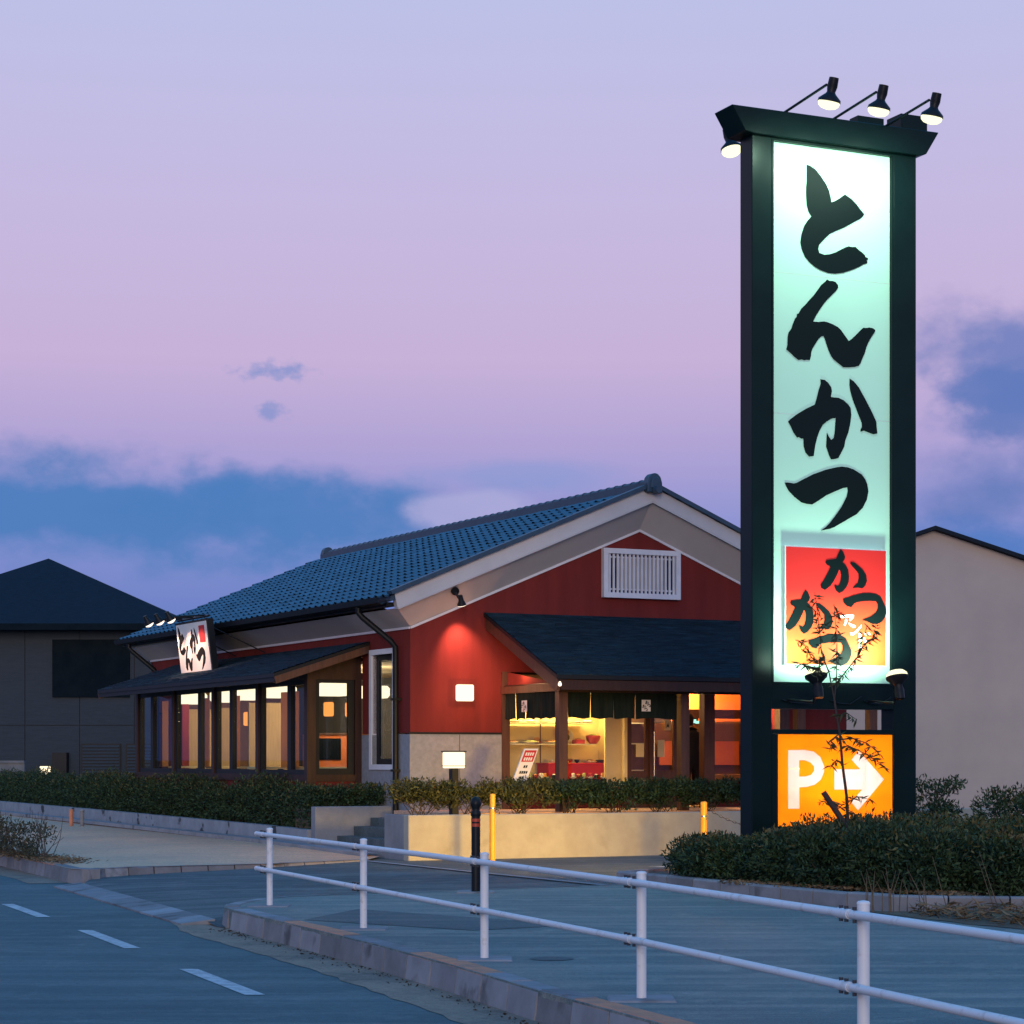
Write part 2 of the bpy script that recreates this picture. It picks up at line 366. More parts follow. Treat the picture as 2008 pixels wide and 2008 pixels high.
def leaf_mesh(name, C, D, ln, wd_, mat, parent=None, org=(0, 0, 0), stuff=True):
    """many small folded leaves: C centres, D directions"""
    n = len(C); D = D/np.linalg.norm(D, axis=1, keepdims=True)
    ref = rng.normal(size=(n, 3)); Sd = np.cross(D, ref); Sd /= np.linalg.norm(Sd, axis=1, keepdims=True)+1e-9; Up = np.cross(Sd, D)
    l = (ln*rng.uniform(.5, 1.5, n))[:, None]; w = (wd_*rng.uniform(.7, 1.25, n))[:, None]
    V = np.empty((n, 4, 3)); V[:, 0] = C-D*l*.5; V[:, 2] = C+D*l*.5-Up*l*.12
    mid = C-D*l*.04+Up*l*.06; V[:, 1] = mid+Sd*w*.5; V[:, 3] = mid-Sd*w*.5
    V -= np.array(org)
    me = bpy.data.meshes.new(name); me.vertices.add(4*n); me.vertices.foreach_set('co', V.ravel())
    b = np.arange(n)[:, None]*4; F = np.concatenate([b+0, b+1, b+2, b+0, b+2, b+3], 1).ravel()
    me.loops.add(6*n); me.loops.foreach_set('vertex_index', F); me.polygons.add(2*n); me.polygons.foreach_set('loop_start', np.arange(2*n)*3)
    me.polygons.foreach_set('loop_total', np.full(2*n, 3)); me.update(calc_edges=True); me.materials.append(MT[mat])
    o = bpy.data.objects.new(name, me); COL.objects.link(o)
    if parent: o.parent = parent
    if stuff: o['kind'] = 'stuff'
    return o
def shell(c, r, n, inner=.55, zmin=None, up=.35):
    """leaf positions near the surface of an ellipsoid, leaves pointing outward"""
    d = rng.normal(size=(n, 3)); d /= np.linalg.norm(d, axis=1, keepdims=True)
    k = 1+.16*np.sin(5*d[:, 0]+c[0]*7)*np.cos(6*d[:, 1]+c[1]*5)+.1*np.sin(9*d[:, 2]+c[0]*3)
    t = inner+(1.06-inner)*rng.random(n)**.6
    P = np.array(c)+d*np.array(r)*(t*k)[:, None]
    D = d+rng.normal(size=(n, 3))*.7+np.array([0, 0, up])
    if zmin is not None:
        q = P[:, 2] > zmin; P = P[q]; D = D[q]
    return P, D
pbr('ink_gloss', (.004, .009, .01), .45, spec=.12)
pbr('litter', (.2, .14, .075), .9, (.12, .085, .05), 6, island=.4)
pbr('litter_dark', (.05, .035, .025), .9, island=.5)
# logo ground: red at the top running to orange at the bottom
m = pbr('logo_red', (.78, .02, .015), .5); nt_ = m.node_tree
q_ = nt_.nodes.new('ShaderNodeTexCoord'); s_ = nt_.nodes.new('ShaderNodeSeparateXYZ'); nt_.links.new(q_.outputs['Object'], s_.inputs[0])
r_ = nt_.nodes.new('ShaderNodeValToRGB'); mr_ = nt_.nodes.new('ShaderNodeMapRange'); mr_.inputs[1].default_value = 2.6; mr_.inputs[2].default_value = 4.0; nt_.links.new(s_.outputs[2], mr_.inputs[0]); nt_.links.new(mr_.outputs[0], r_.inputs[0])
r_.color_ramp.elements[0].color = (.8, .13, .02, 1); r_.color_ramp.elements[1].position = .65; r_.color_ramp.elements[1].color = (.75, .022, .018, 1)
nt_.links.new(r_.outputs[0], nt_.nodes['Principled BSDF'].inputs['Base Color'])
# acrylic faces of the parking box: light from the tubes behind shines through
def acrylic(name, c, add=0.):
    m = bpy.data.materials.new(name); m.use_nodes = True; t = m.node_tree; t.nodes.remove(t.nodes['Principled BSDF'])
    a = t.nodes.new('ShaderNodeBsdfTranslucent'); a.inputs[0].default_value = c+(1,); d = t.nodes.new('ShaderNodeBsdfDiffuse'); d.inputs[0].default_value = c+(1,)
    x = t.nodes.new('ShaderNodeMixShader'); x.inputs[0].default_value = .25; t.links.new(a.outputs[0], x.inputs[1]); t.links.new(d.outputs[0], x.inputs[2])
    t.links.new(x.outputs[0], t.nodes['Material Output'].inputs[0]); MT[name] = m
acrylic('parking_face', (.95, .46, .035)); acrylic('parking_white', (.95, .95, .95))
emit('tube_box', (.94, .97, 1), 2400)
acrylic('blind', (.62, .37, .12))
# ================================================================ SETTING
KERB = [(-2.80, 22.45), (-2.46, 21.6), (-1.757, 19.88), (-1.09, 18.2), (-.43, 16.4), (.179, 14.57), (.796, 12.9), (1.86, 9.9), (2.95, 6.8), (4.1, 3.4)]
NLINE = [(-2.80, 22.45), (-2.93, 22.85), (-2.97, 23.3), (-2.9, 23.75), (-2.76, 24.2), (-2.5, 24.65), (-1.4, 25.35), (1.23, 26.95)]
FKERB = [(-5.75, 30.55), (-6.1, 30.95), (-6.6, 32.2), (-8.2, 36), (-10.6, 42), (-16.5, 56), (-30, 88)]
ALINE = [(-5.75, 30.55), (-5.6, 30.95), (-5.2, 31.35), (-3.41, 32.3), (-2.17, 33.7)]
LWALL = [(-2.05, 34.9, 0), (-3.42, 37.45, .06), (-4.3, 39.3, .083), (-8.9, 48.5, .144), (-14.6, 60, .2), (-24, 79, .25)]

sheet('ground', [(-600, -60), (600, -60), (600, 1500), (-600, 1500)], 'earth', -.34)
road = sheet('road', [(-60, -2), (6.2, -2), (4.1, 3.4), (2.95, 6.8), (1.86, 9.9), (.796, 12.9), (.179, 14.57), (-.43, 16.4), (-1.09, 18.2), (-1.757, 19.88), (-2.46, 21.6), (-2.9, 23), (-5.6, 30.2),
                      (-6.6, 32.2), (-8.2, 36), (-10.6, 42), (-16.5, 56), (-30, 88), (-80, 200), (-120, 200), (-90, 60)], 'asphalt_road', -.2)
def offset(path, d):
    out = []
    for i, p in enumerate(path):
        a = Vector(path[max(i-1, 0)][:2]); b = Vector(path[min(i+1, len(path)-1)][:2]); t = (b-a).normalized(); n = Vector((-t.y, t.x))
        out.append((p[0]+n.x*d, p[1]+n.y*d))
    return out
def wob(path, a, step=.25):
    """resample with a ragged wobble"""
    out = []
    for p, q in zip(path, path[1:]):
        k = max(1, int((Vector(q)-Vector(p)).length/step))
        for i in range(k): out.append((p[0]+(q[0]-p[0])*i/k+random.uniform(-a, a), p[1]+(q[1]-p[1])*i/k))
    return out+[path[-1]]
gk = [(-5.6, 30.3), (-4.2, 26.9), (-3.0, 23.4)]+KERB[0:]
sheet('gutter', gk+wob(offset(gk, -.52), .035)[::-1], 'gutter_sand', -.196)
gk2 = FKERB[1:]
sheet('gutter', gk2+wob(offset(gk2, .55), .04, .5)[::-1], 'gutter_sand', -.196)
DASH = [((-6.01, 26.4), (-5.12, 24.2)), ((-4.33, 22.35), (-3.49, 20.2)), ((-2.70, 18.2), (-1.93, 16.2)), ((-1.2, 14.1), (-.5, 12.1)), ((-7.9, 30.6), (-7.0, 28.5)), ((-9.9, 35), (-8.95, 32.9))]
for a, b in DASH:
    sheet('lane_dash', [a, b, (b[0]+.15, b[1]+.0), (a[0]+.15, a[1]+.0)], 'line_white', -.1955, parent=road)
# asphalt apron of the driveway: climbs from the dropped kerb to the lot
apron = sheet('driveway', [(-2.75, 22.5, -.19), (-3.0, 22.75, -.19), (-3.2, 23.3, -.155), (-5.72, 29.95, -.15), (-5.75, 30.55, -.13), (-5.7, 31.3, -.11), (-5.2, 31.75, -.09), (-3.6, 32.7, -.045), (-2.4, 34.0, -.02), (1.35, 26.95, -.02), (-1.4, 25.35, -.06), (-2.5, 24.65, -.09), (-2.9, 23.75, -.13)], 'asphalt_lot')
lot = sheet('parking_lot', [(-2.3, 33.95), (1.23, 26.9), (2.5, 24.3), (60, 24), (60, 80), (-12, 80), (-6, 44)], 'asphalt_lot', -.03)
walk = sheet('pavement', NLINE+[(1.26, 27.0), (3.58, 22.4), (3.9, 22.1), (9, 21.6), (14, 3.4)]+KERB[::-1][:-1], 'asphalt_walk', 0, .2)
sheet('pavement_patch', [(-1.55, 22.5), (.62, 20.35), (-.35, 19.7), (-1.95, 21.0)], 'asphalt_patch', .004, parent=walk)
sheet('manhole_cover', [(.3+.17*math.cos(a*.524), 16.9+.17*math.sin(a*.524)) for a in range(12)], 'asphalt_patch', .004, parent=walk)
fw = sheet('pavement', [p for p in FKERB[1:]]+[(-26, 88, .25)]+[(p[0], p[1], p[2]) for p in LWALL[::-1]]+[(-2.17, 33.7, .0)]+ALINE[::-1][1:], 'concrete_walk', 0.0, .0)
for p in fw.data.vertices:
    if p.co.z == 0 and p.co.y > 35.5: p.co.z = min(.25, (p.co.y-35)*.012)
# thin flush edging along the property line
EDGE = [(1.30, 26.85), (-.5, 30.35), (-2.17, 33.7)]
sheet('edging', EDGE+offset(EDGE, .12)[::-1], 'kerb', -.008)
NE = NLINE[4:]
sheet('edging', NE+offset(NE, -.1)[::-1], 'kerb', .004)
sheet('edging', ALINE[1:]+offset(ALINE[1:], .1)[::-1], 'kerb', .006)

# kerb stones, each its own piece
def kerb_run(name, path, L_, thick, ztop, zbot, side, painted=None, jitter=.004, lean=.03):
    kr = bpy.data.objects.new(name, None); COL.objects.link(kr); kr['kind'] = 'structure'
    pts = [Vector(p[:2]) for p in path]; acc = []; i = 0
    d = [0]
    for a, b in zip(pts, pts[1:]): d.append(d[-1]+(b-a).length)
    def at(s):
        s = max(0, min(s, d[-1]))
        for k in range(len(d)-1):
            if s <= d[k+1]+1e-6:
                t = (s-d[k])/(d[k+1]-d[k]); p = pts[k].lerp(pts[k+1], t); tt = (pts[k+1]-pts[k]).normalized(); return p, Vector((-tt.y, tt.x))*side
    n = int(d[-1]/L_)
    for k in range(n):
        a, na = at(k*L_+.009); b, nb = at((k+1)*L_-.009); j = random.uniform(-jitter, jitter)
        zt = ztop(k/n)+j if callable(ztop) else ztop+j
        A = a+na*j; B = b+nb*j
        m = MB(); pa = painted and painted(k)
        ch = .02
        prof = lambda P, nn: [(P-nn*lean).to_3d()+Vector((0, 0, zbot)), P.to_3d()+Vector((0, 0, zt-ch)), (P+nn*ch).to_3d()+Vector((0, 0, zt)), (P+nn*thick).to_3d()+Vector((0, 0, zt)), (P+nn*thick).to_3d()+Vector((0, 0, zbot))]
        p0 = prof(A, na); p1 = prof(B, nb)
        m.add(p0+p1, [(0, 1, 2, 3, 4), (9, 8, 7, 6, 5), (0, 5, 6, 1)])
        m.add(p0+p1, [(1, 6, 7, 2), (2, 7, 8, 3)], 1 if pa else 0)
        m.add(p0+p1, [(3, 8, 9, 4)])
        o = m.build('kerb_stone', ['kerb', 'kerb_orange'], kr)
    return kr
paint = lambda k: (k % 5) in (0, 1, 2) if k > 3 else k in (0, 1)
kerb_run('kerb', KERB, .6, .17, .006, -.24, 1, lambda k: (k+1) % 6 in (4, 5, 0))
kerb_run('kerb', NLINE[:5][::-1], .33, .15, .006, -.24, 1, None)
kerb_run('kerb', FKERB, .6, .17, .006, -.24, -1, lambda k: k in (3, 4, 5, 9, 10, 11))
kerb_run('kerb', ALINE, .4, .12, .008, -.2, 1, None)
dk = [(-3.0, 23.05), (-3.1, 23.6), (-5.6, 29.9), (-5.85, 30.5)]
kr = bpy.data.objects.new('dropped_kerb', None); COL.objects.link(kr); kr['kind'] = 'structure'
for k in range(11):
    t0, t1 = k/11, (k+1)/11
    a = Vector((-3.06+t0*-2.72, 23.15+t0*6.9)); b = Vector((-3.06+t1*-2.72, 23.15+t1*6.9)); t = (b-a).normalized(); nn = Vector((-t.y, t.x)); a += t*.008; b -= t*.008
    z0 = -.196+random.uniform(-.004, .004)
    q = [a.to_3d(), b.to_3d(), (b+nn*.36).to_3d(), (a+nn*.36).to_3d()]
    m = MB().hexa([q[0]+Vector((0, 0, -.26)), q[1]+Vector((0, 0, -.26)), q[2]+Vector((0, 0, -.26)), q[3]+Vector((0, 0, -.26)),
                   q[0]+Vector((0, 0, -.142)), q[1]+Vector((0, 0, -.142)), q[2]+Vector((0, 0, -.182)), q[3]+Vector((0, 0, -.182))])
    m.build('kerb_stone', 'kerb', kr)
# planting island in front of the pylon sign
PK = [(1.26, 27.2), (2.4, 24.9), (3.58, 22.6), (4.0, 22.3), (9.5, 21.7)]
kerb_run('kerb', PK, .6, .12, .15, -.02, 1, None, .006, .0)
PK2 = [(1.26, 27.2), (1.9, 28.2), (3.4, 28.6), (9.5, 29)]
kerb_run('kerb', PK2, .6, .12, .15, -.05, -1, None, .006, .0)
sheet('planting_bed', [(1.4, 27.2), (3.65, 22.72), (9.4, 21.85), (9.4, 28.9), (3.4, 28.5), (1.95, 28.1)], 'soil', .11)
sheet('dirt_strip', wob([(3.35, 22.5), (3.7, 22.15), (9.3, 21.6), (9.3, 18.0), (6.0, 18.6), (4.6, 19.6), (3.9, 21.0), (3.35, 22.5)], .05, .3), 'soil', .006)
# painted arrow on the lot
single(MB().add([(x, y, 0) for x, y in [(1.9, 31.55), (3.0, 31.2), (2.85, 31.45), (5.2, 31.75), (5.2, 32.0), (2.85, 31.75), (2.9, 32.0)]], [tuple(range(7))]),
       'road_arrow', 'line_white', 'white direction arrow painted on the dark parking lot behind the sign hedge', 'road marking', 'W', (0, 0, -.024))
bpy.data.objects['road_arrow'].location = (0, 0, -.024)

# low wall carrying the left hedge
lw = MB(); P = [Vector((x, y, z)) for x, y, z in LWALL[1:]]; ow = offset([(p.x, p.y) for p in P], -.16)
for a, b, oa, ob in zip(P, P[1:], ow, ow[1:]):
    lw.hexa([(a.x, a.y, a.z-.1), (b.x, b.y, b.z-.1), (ob[0], ob[1], b.z-.1), (oa[0], oa[1], a.z-.1), (a.x, a.y, a.z+.27), (b.x, b.y, b.z+.27), (ob[0], ob[1], b.z+.27), (oa[0], oa[1], a.z+.27)])
single(lw, 'low_wall', 'low_wall', 'long low concrete wall with dark peeling stains under the left hedge', 'wall', 'W', (-3.42, 37.45, 0))
ap = MB()
for a, b in zip(LWALL[:-1], LWALL[1:]):
    ap.add([(a[0]-.02, a[1]+.0, a[2]+.05), (b[0]-.02, b[1], b[2]+.05), (b[0]-.28, b[1]-.12, b[2]+.05), (a[0]-.28, a[1]-.12, a[2]+.05), (b[0]-.28, b[1]-.12, b[2]-.02), (a[0]-.28, a[1]-.12, a[2]-.02)], [(0, 1, 2, 3), (3, 2, 4, 5)])
o = ap.build('wall_footing', 'kerb'); o['kind'] = 'structure'

# ================================================================ RESTAURANT
rb = thing('restaurant_building', 'low red walled restaurant with blue tiled gable roof, grey coves and lit windows', 'building', 'B', (0, 0, 0))
BW, BL_, FZ = 8.8, 14.3, .66
SL = .4146; ph = math.atan(SL)
def part(mb, name, mat, par=rb, **k): return mb.build(name, mat, par, **k)
# plinth and terrace
part(MB().box(0, BW, .0, BL_, -.1, FZ), 'floor', 'floor_in')
part(MB().box(-.3, BW+.5, -2.25, -.004, -.1, FZ-.004), 'terrace', 'concrete_walk')
# front wall
fw_ = MB()
gp = [(0, 3.0), (BW, 3.0), (BW, 3.74), (BW/2, 5.56), (0, 3.74)]
fw_.prism(gp, lambda a, b: (a, 0, b), lambda a, b: (a, .15, b))
fw_.box(0, 1.78, 0, .15, 1.94, 3.0)
fw_.box(7.5, BW, 0, .15, FZ, 3.0)
part(fw_, 'front_wall', 'red_wall')
gr = part(MB().box(-.02, 1.76, -.025, .14, -.05, 1.93), 'stone_base', 'granite')
part(MB().box(-.03, 1.77, -.032, .0, 1.93, 1.965), 'base_trim', 'frame_dark')
for x in (.9,): part(MB().box(x-.004, x+.004, -.0275, -.02, 0, 1.925), 'joint', 'frame_dark', gr)
# left wall with slit window, then over the bay, then the far end
lwm = MB(); SY0, SY1, SZ0, SZ1 = .66, 1.58, 1.42, 3.31
lwm.box(0, .15, .15, SY0, 1.95, 3.74).box(0, .15, SY1, 2.06, 1.95, 3.74).box(0, .15, SY0, SY1, SZ1, 3.74)
lwm.box(0, .15, 2.06, 12.1, 3.3, 3.74).box(0, .15, 12.1, BL_, FZ, 3.74)
part(lwm, 'side_wall', 'red_wall')
part(MB().box(-.02, .14, .141, SY0, -.05, 1.93).box(-.02, .14, SY1, 2.06, -.05, 1.93).box(-.02, .14, SY0, SY1, -.05, SZ0), 'stone_base', 'granite')
part(MB().box(BW-.15, BW, .151, BL_, FZ, 3.74), 'side_wall', 'red_wall')
part(MB().prism(gp, lambda a, b: (a, BL_-.15, b), lambda a, b: (a, BL_, b)).box(0, BW, BL_-.15, BL_, FZ, 3.0), 'back_wall', 'red_wall')
# slit window
sw = part(MB().box(-.045, .16, SY0-.09, SY0, SZ0-.09, SZ1+.09).box(-.045, .16, SY1, SY1+.09, SZ0-.09, SZ1+.09).box(-.045, .16, SY0, SY1, SZ1, SZ1+.09).box(-.045, .16, SY0, SY1, SZ0-.09, SZ0), 'slit_window', 'trim_white')
part(MB().box(.06, .1, SY0, SY0+.12, SZ0, SZ1).box(.06, .1, SY1-.12, SY1, SZ0, SZ1).box(.06, .1, SY0+.12, SY1-.12, SZ1-.1, SZ1).box(.06, .1, SY0+.12, SY1-.12, SZ0, SZ0+.1), 'sash', 'frame_dark', sw)
part(MB().box(.075, .08, SY0+.12, SY1-.12, SZ0+.1, SZ1-.1), 'pane', 'window_glass', sw)
# coves and barge boards
ov = .42
cvs = MB()
zi = lambda x: 3.72+(5.54-3.72)/4.4*x
zo = lambda x: 4.0+(x+ov)*SL
cvs.add([(0, -.003, zi(0)), (4.4, -.003, zi(4.4)), (4.4, -ov, zo(4.4)), (-ov, -ov, zo(-ov))], [(0, 1, 2, 3)])
part(cvs, 'gable_cove', 'cove')
part(MB().add([(BW, -.003, zi(0)), (4.4, -.003, zi(4.4)), (4.4, -ov, zo(4.4)), (BW+ov, -ov, zo(-ov))], [(0, 1, 2, 3)]), 'gable_cove', 'cove')
part(MB().add([(-.003, -.003, zi(0)), (-ov, -ov, zo(-ov)), (-ov, BL_+.3, zo(-ov)), (-.003, BL_+.3, zi(0))], [(0, 1, 2, 3)]), 'eave_cove', 'cove')
part(MB().add([(BW+.003, 0, zi(0)), (BW+ov, -ov, zo(-ov)), (BW+ov, BL_+.3, zo(-ov)), (BW+.003, BL_+.3, zi(0))], [(0, 1, 2, 3)]), 'eave_cove', 'cove')
for s in (0, 1):
    X = lambda x: x if s == 0 else BW-x
    a0, a1 = (X(-ov), -ov), (X(4.4), -ov)
    part(MB().hexa([(X(-ov), -ov-.03, 3.985), (X(4.4), -ov-.03, 3.985+4.82*SL), (X(4.4), -ov+.1, 3.985+4.82*SL), (X(-ov), -ov+.1, 3.985),
                    (X(-ov-.06), -ov-.03, 4.235), (X(4.4), -ov-.03, 4.235+4.88*SL), (X(4.4), -ov+.1, 4.235+4.88*SL), (X(-ov-.06), -ov+.1, 4.235)]), 'barge_board', 'barge')
    part(MB().bar((X(0), -.012, zi(0)-.01), (X(4.4), -.012, zi(4.4)-.01), .03, .04), 'trim', 'trim_white')
    part(MB().bar((X(-ov), -ov-.042, 3.99), (X(4.4), -ov-.042, 3.99+4.82*SL), .025, .03), 'trim', 'cove')
part(MB().bar((-.012, 0, zi(0)-.01), (-.012, BL_, zi(0)-.01), .03, .04), 'trim', 'trim_white')
# roof deck
RY0, RY1 = -.5, 14.75
rf = MB()
for s in (0, 1):
    X = lambda x: x if s == 0 else BW-x
    rf.hexa([(X(-.55), RY0+.06, 4.1), (X(4.4), RY0+.06, 4.1+4.95*SL), (X(4.4), RY1, 4.1+4.95*SL), (X(-.55), RY1, 4.1),
             (X(-.55), RY0+.06, 4.19), (X(4.4), RY0+.06, 4.19+4.95*SL), (X(4.4), RY1, 4.19+4.95*SL), (X(-.55), RY1, 4.19)])
roof = part(rf, 'roof', 'tile_grey')
# tiles
TW, TL_, ROW = .3, .345, .286
prof = [(0, .0), (.035, .024), (.08, .031), (.125, .02), (.17, .003), (.235, .0), (.312, .009)]
tv = []
for a, c in prof: tv.append((a, 0, c+.034))
for a, c in prof: tv.append((a, TL_, c+.004))
for a, c in prof: tv.append((a, 0, c+.004 if c < .02 else c*.55))
tf = [(i, i+1, i+8, i+7) for i in range(6)]+[(14+i, 15+i, i+1, i) for i in (0, 3, 4, 5)]
tile_me = bpy.data.meshes.new('roof_tile'); tile_me.from_pydata(tv, [], tf); tile_me.materials.append(MT['tile'])
tile_me.polygons.foreach_set('use_smooth', [i < 6 for i in range(10)]); tile_me.set_sharp_from_angle(angle=R(50))
e1 = Vector((math.cos(ph), 0, math.sin(ph))); nn = Vector((-math.sin(ph), 0, math.cos(ph)))
e1r = Vector((-math.cos(ph), 0, math.sin(ph))); nr = Vector((math.sin(ph), 0, math.cos(ph)))
ncol, nrow = 51, 18
TV = np.array(tv); rest = []; restr = []
for i in range(ncol):
    for j in range(nrow):
        p = Vector((-.6, RY0+TW+i*TW, 4.172))+e1*(j*ROW)+Vector((random.uniform(-.003, .003), random.uniform(-.006, .006), random.uniform(-.004, .004)))
        if i < 16:
            o = bpy.data.objects.new('roof_tile', tile_me); COL.objects.link(o); o.parent = roof
            o.matrix_local = Matrix(((0, e1.x, nn.x, p.x), (-1, e1.y, nn.y, p.y), (0, e1.z, nn.z, p.z), (0, 0, 0, 1)))
        else: rest.append(np.array(p)+TV[:, :1]*np.array([0, -1, 0])+TV[:, 1:2]*np.array(e1)+TV[:, 2:]*np.array(nn))
        q = Vector((BW+.6, RY0+i*TW, 4.172))+e1r*(j*ROW)
        restr.append(np.array(q)+TV[:, :1]*np.array([0, 1, 0])+TV[:, 1:2]*np.array(e1r)+TV[:, 2:]*np.array(nr))
for arr in (rest, restr):
    m = MB()
    for k, a in enumerate(arr): m.v += [tuple(x) for x in a]; m.f += [tuple(x+21*k for x in f) for f in tf]
    me = bpy.data.meshes.new('tile_field'); me.from_pydata(m.v, [], m.f); me.materials.append(MT['tile'])
    me.polygons.foreach_set('use_smooth', [i % 10 < 6 for i in range(len(m.f))]); me.set_sharp_from_angle(angle=R(50))
    o = bpy.data.objects.new('tile_field', me); COL.objects.link(o); o.parent = roof; o['kind'] = 'stuff'
# verge strips, ridge
for s in (0, 1):
    X = lambda x: x if s == 0 else BW-x
    part(MB().bar((X(-.56), RY0+.08, 4.245), (X(4.4), RY0+.08, 4.245+4.96*SL), .2, .07), 'verge_tile', 'tile_grey', roof)
rz = 4.19+4.95*SL
part(MB().box(4.4-.16, 4.4+.16, RY0, RY1, rz-.08, rz+.055).box(4.4-.11, 4.4+.11, RY0+.02, RY1-.02, rz+.055, rz+.095), 'ridge', 'tile_grey', roof)
rt = MB(); n = 8
k = MB()
for i, y in enumerate((0, .03, .035, .31)):
    r = .092 if i < 2 else .078
    k.v += [(r*math.cos(math.pi*j/n), y, r*.8*math.sin(math.pi*j/n)) for j in range(n+1)]
for i in range(3): k.f += [(i*9+j, i*9+j+1, i*9+9+j+1, i*9+9+j) for j in range(n)]
k.f.append(tuple(range(9)))
cap_me = bpy.data.meshes.new('ridge_tile'); cap_me.from_pydata(k.v, [], k.f); cap_me.materials.append(MT['tile_grey'])
for i in range(50):
    o = bpy.data.objects.new('ridge_tile', cap_me); COL.objects.link(o); o.parent = roof; o.location = (4.4, RY0+.08+i*.298, rz+.09)
# ridge end ornaments
for y, d in ((RY0, -1), (RY1, 1)):
    m = MB(); sh = [(-.15, -.1), (.15, -.1), (.145, .07), (.115, .17), (.06, .225), (0, .24), (-.06, .225), (-.115, .17), (-.145, .07)]
    m.prism(sh, lambda a, b: (4.4+a, y+d*.06, rz+b), lambda a, b: (4.4+a, y-d*.12, rz+b))
    m.prism([(a*.6, b*.6+.03) for a, b in sh], lambda a, b: (4.4+a, y+d*.09, rz+b), lambda a, b: (4.4+a, y, rz+b))
    o = part(m, 'ridge_end', 'tile_grey', roof, bevel=.012)
    part(MB().tube([(4.4, y+d*.02, rz-.06), (4.4, y+d*.2, rz-.06)], .065, 14), 'round_tile', 'tile_grey', roof, smooth=True)
# gutter, downpipes
gt = MB(); gp_ = [(-.60, 4.16), (-.58, 4.1), (-.66, 4.06), (-.74, 4.09), (-.76, 4.18), (-.745, 4.18), (-.725, 4.1), (-.66, 4.075), (-.6, 4.11)]
part(MB().prism([(a, b-.01) for a, b in gp_], lambda a, b: (a, RY0+.15, b), lambda a, b: (a, RY1-.1, b)), 'gutter', 'black_metal')
part(MB().box(-.56, -ov+.01, -.3, BL_+.3, 4.03, 4.1), 'fascia', 'frame_dark')
for y in (.42, 13.6):
    m = MB().tube([(-.66, y+.25, 4.08), (-.66, y+.25, 3.98), (-.6, y+.22, 3.9), (-.16, y+.02, 3.5), (-.09, y, 3.4), (-.085, y, 3.2), (-.085, y, .1)], .05, 12)
    dp = part(m, 'downpipe', 'black_metal', smooth=True)
    for z in (1.3, 2.5): part(MB().box(-.15, .0, y-.065, y+.065, z, z+.04), 'pipe_bracket', 'black_metal', dp)
# gable vent with white bars
VX0, VX1, VZ0, VZ1 = 3.64, 5.19, 4.33, 5.19
vf = part(MB().box(VX0, VX0+.09, -.1, .02, VZ0, VZ1).box(VX1-.09, VX1, -.1, .02, VZ0, VZ1).box(VX0+.09, VX1-.09, -.1, .02, VZ0, VZ0+.09).box(VX0+.09, VX1-.09, -.1, .02, VZ1-.09, VZ1), 'gable_window', 'trim_white')
part(MB().box(VX0+.09, VX1-.09, -.004, .004, VZ0+.09, VZ1-.09), 'backing', 'frame_dark', vf)
part(MB().box(VX0+.3, VX1-.3, -.012, -.005, VZ0+.15, VZ1-.13), 'backing_board', 'cove', vf)
for i in range(17):
    x = VX0+.09+(i+.5)*(VX1-VX0-.18)/17
    part(MB().box(x-.017, x+.017, -.075, -.045, VZ0+.09, VZ1-.09), 'slat', 'trim_white', vf)
for z in (VZ0+.14, VZ1-.16): part(MB().box(VX0+.09, VX1-.09, -.043, -.025, z, z+.025), 'rail', 'trim_white', vf)

# ---------------- bay with the lit windows
BX, BY0, BY1 = -1.03, 2.06, 12.1
PY = [2.13, 4.6, 7.08, 9.56, 12.03]
part(MB().box(BX+.03, -.03, BY0+.03, BY1-.03, -.1, 1.12), 'bay_base', 'red_base')
part(MB().box(BX-.005, .0, BY0-.005, BY1, 1.12, 1.24), 'bay_sill', 'wood_dark')
part(MB().box(BX-.003, BX+.14, BY0, BY1, 2.9, 3.02).box(BX+.14, .0, BY0, BY0+.14, 2.9, 3.02), 'bay_beam', 'wood_dark')
for y in PY: part(MB().box(BX-.008, BX+.14, y-.075, y+.075, .0, 2.9), 'bay_post', 'wood_dark')
part(MB().box(-.14, -.021, BY0-.008, BY0+.12, .0, 2.9), 'bay_post', 'wood_dark')
part(MB().box(BX-.012, BX+.15, BY0-.012, BY0+.14, .0, 2.899), 'bay_post', 'wood_dark')
part(MB().prism([(BX+.0, 3.02), (-.02, 3.02), (-.02, 3.44), (BX, 3.13)], lambda a, b: (a, BY0+.02, b), lambda a, b: (a, BY0+.1, b)), 'bay_end_board', 'wood_dark')
def wframe(y0, y1, z0, z1, t=.075):
    return MB().box(BX+.03, BX+.12, y0, y0+t, z0, z1).box(BX+.03, BX+.12, y1-t, y1, z0, z1).box(BX+.03, BX+.12, y0+t, y1-t, z0, z0+t).box(BX+.03, BX+.12, y0+t, y1-t, z1-t, z1)
fr_ = [.36, .62, .36, .62]
for k in range(4):
    a, b = PY[k]+.08, PY[k+1]-.08; mid = a+(b-a)*fr_[k]
    for j, (y0, y1) in enumerate(((a, mid), (mid, b))):
        w = part(wframe(y0, y1, 1.24, 2.9, .085), 'window', 'frame_dark')
        part(MB().box(BX+.07, BX+.075, y0+.085, y1-.085, 1.325, 2.815), 'pane', 'window_glass', w)
ex0, ex1 = BX+.16, -.15
w = part(MB().box(ex0, ex0+.07, BY0+.03, BY0+.1, 1.24, 2.9).box(ex1-.11, ex1, BY0+.03, BY0+.1, 1.24, 2.9).box(ex0+.07, ex1-.11, BY0+.03, BY0+.1, 1.24, 1.35).box(ex0+.07, ex1-.11, BY0+.03, BY0+.1, 2.84, 2.9), 'window', 'frame_dark')
part(MB().box(ex0+.07, ex1-.11, BY0+.06, BY0+.065, 1.35, 2.84), 'pane', 'window_glass', w)
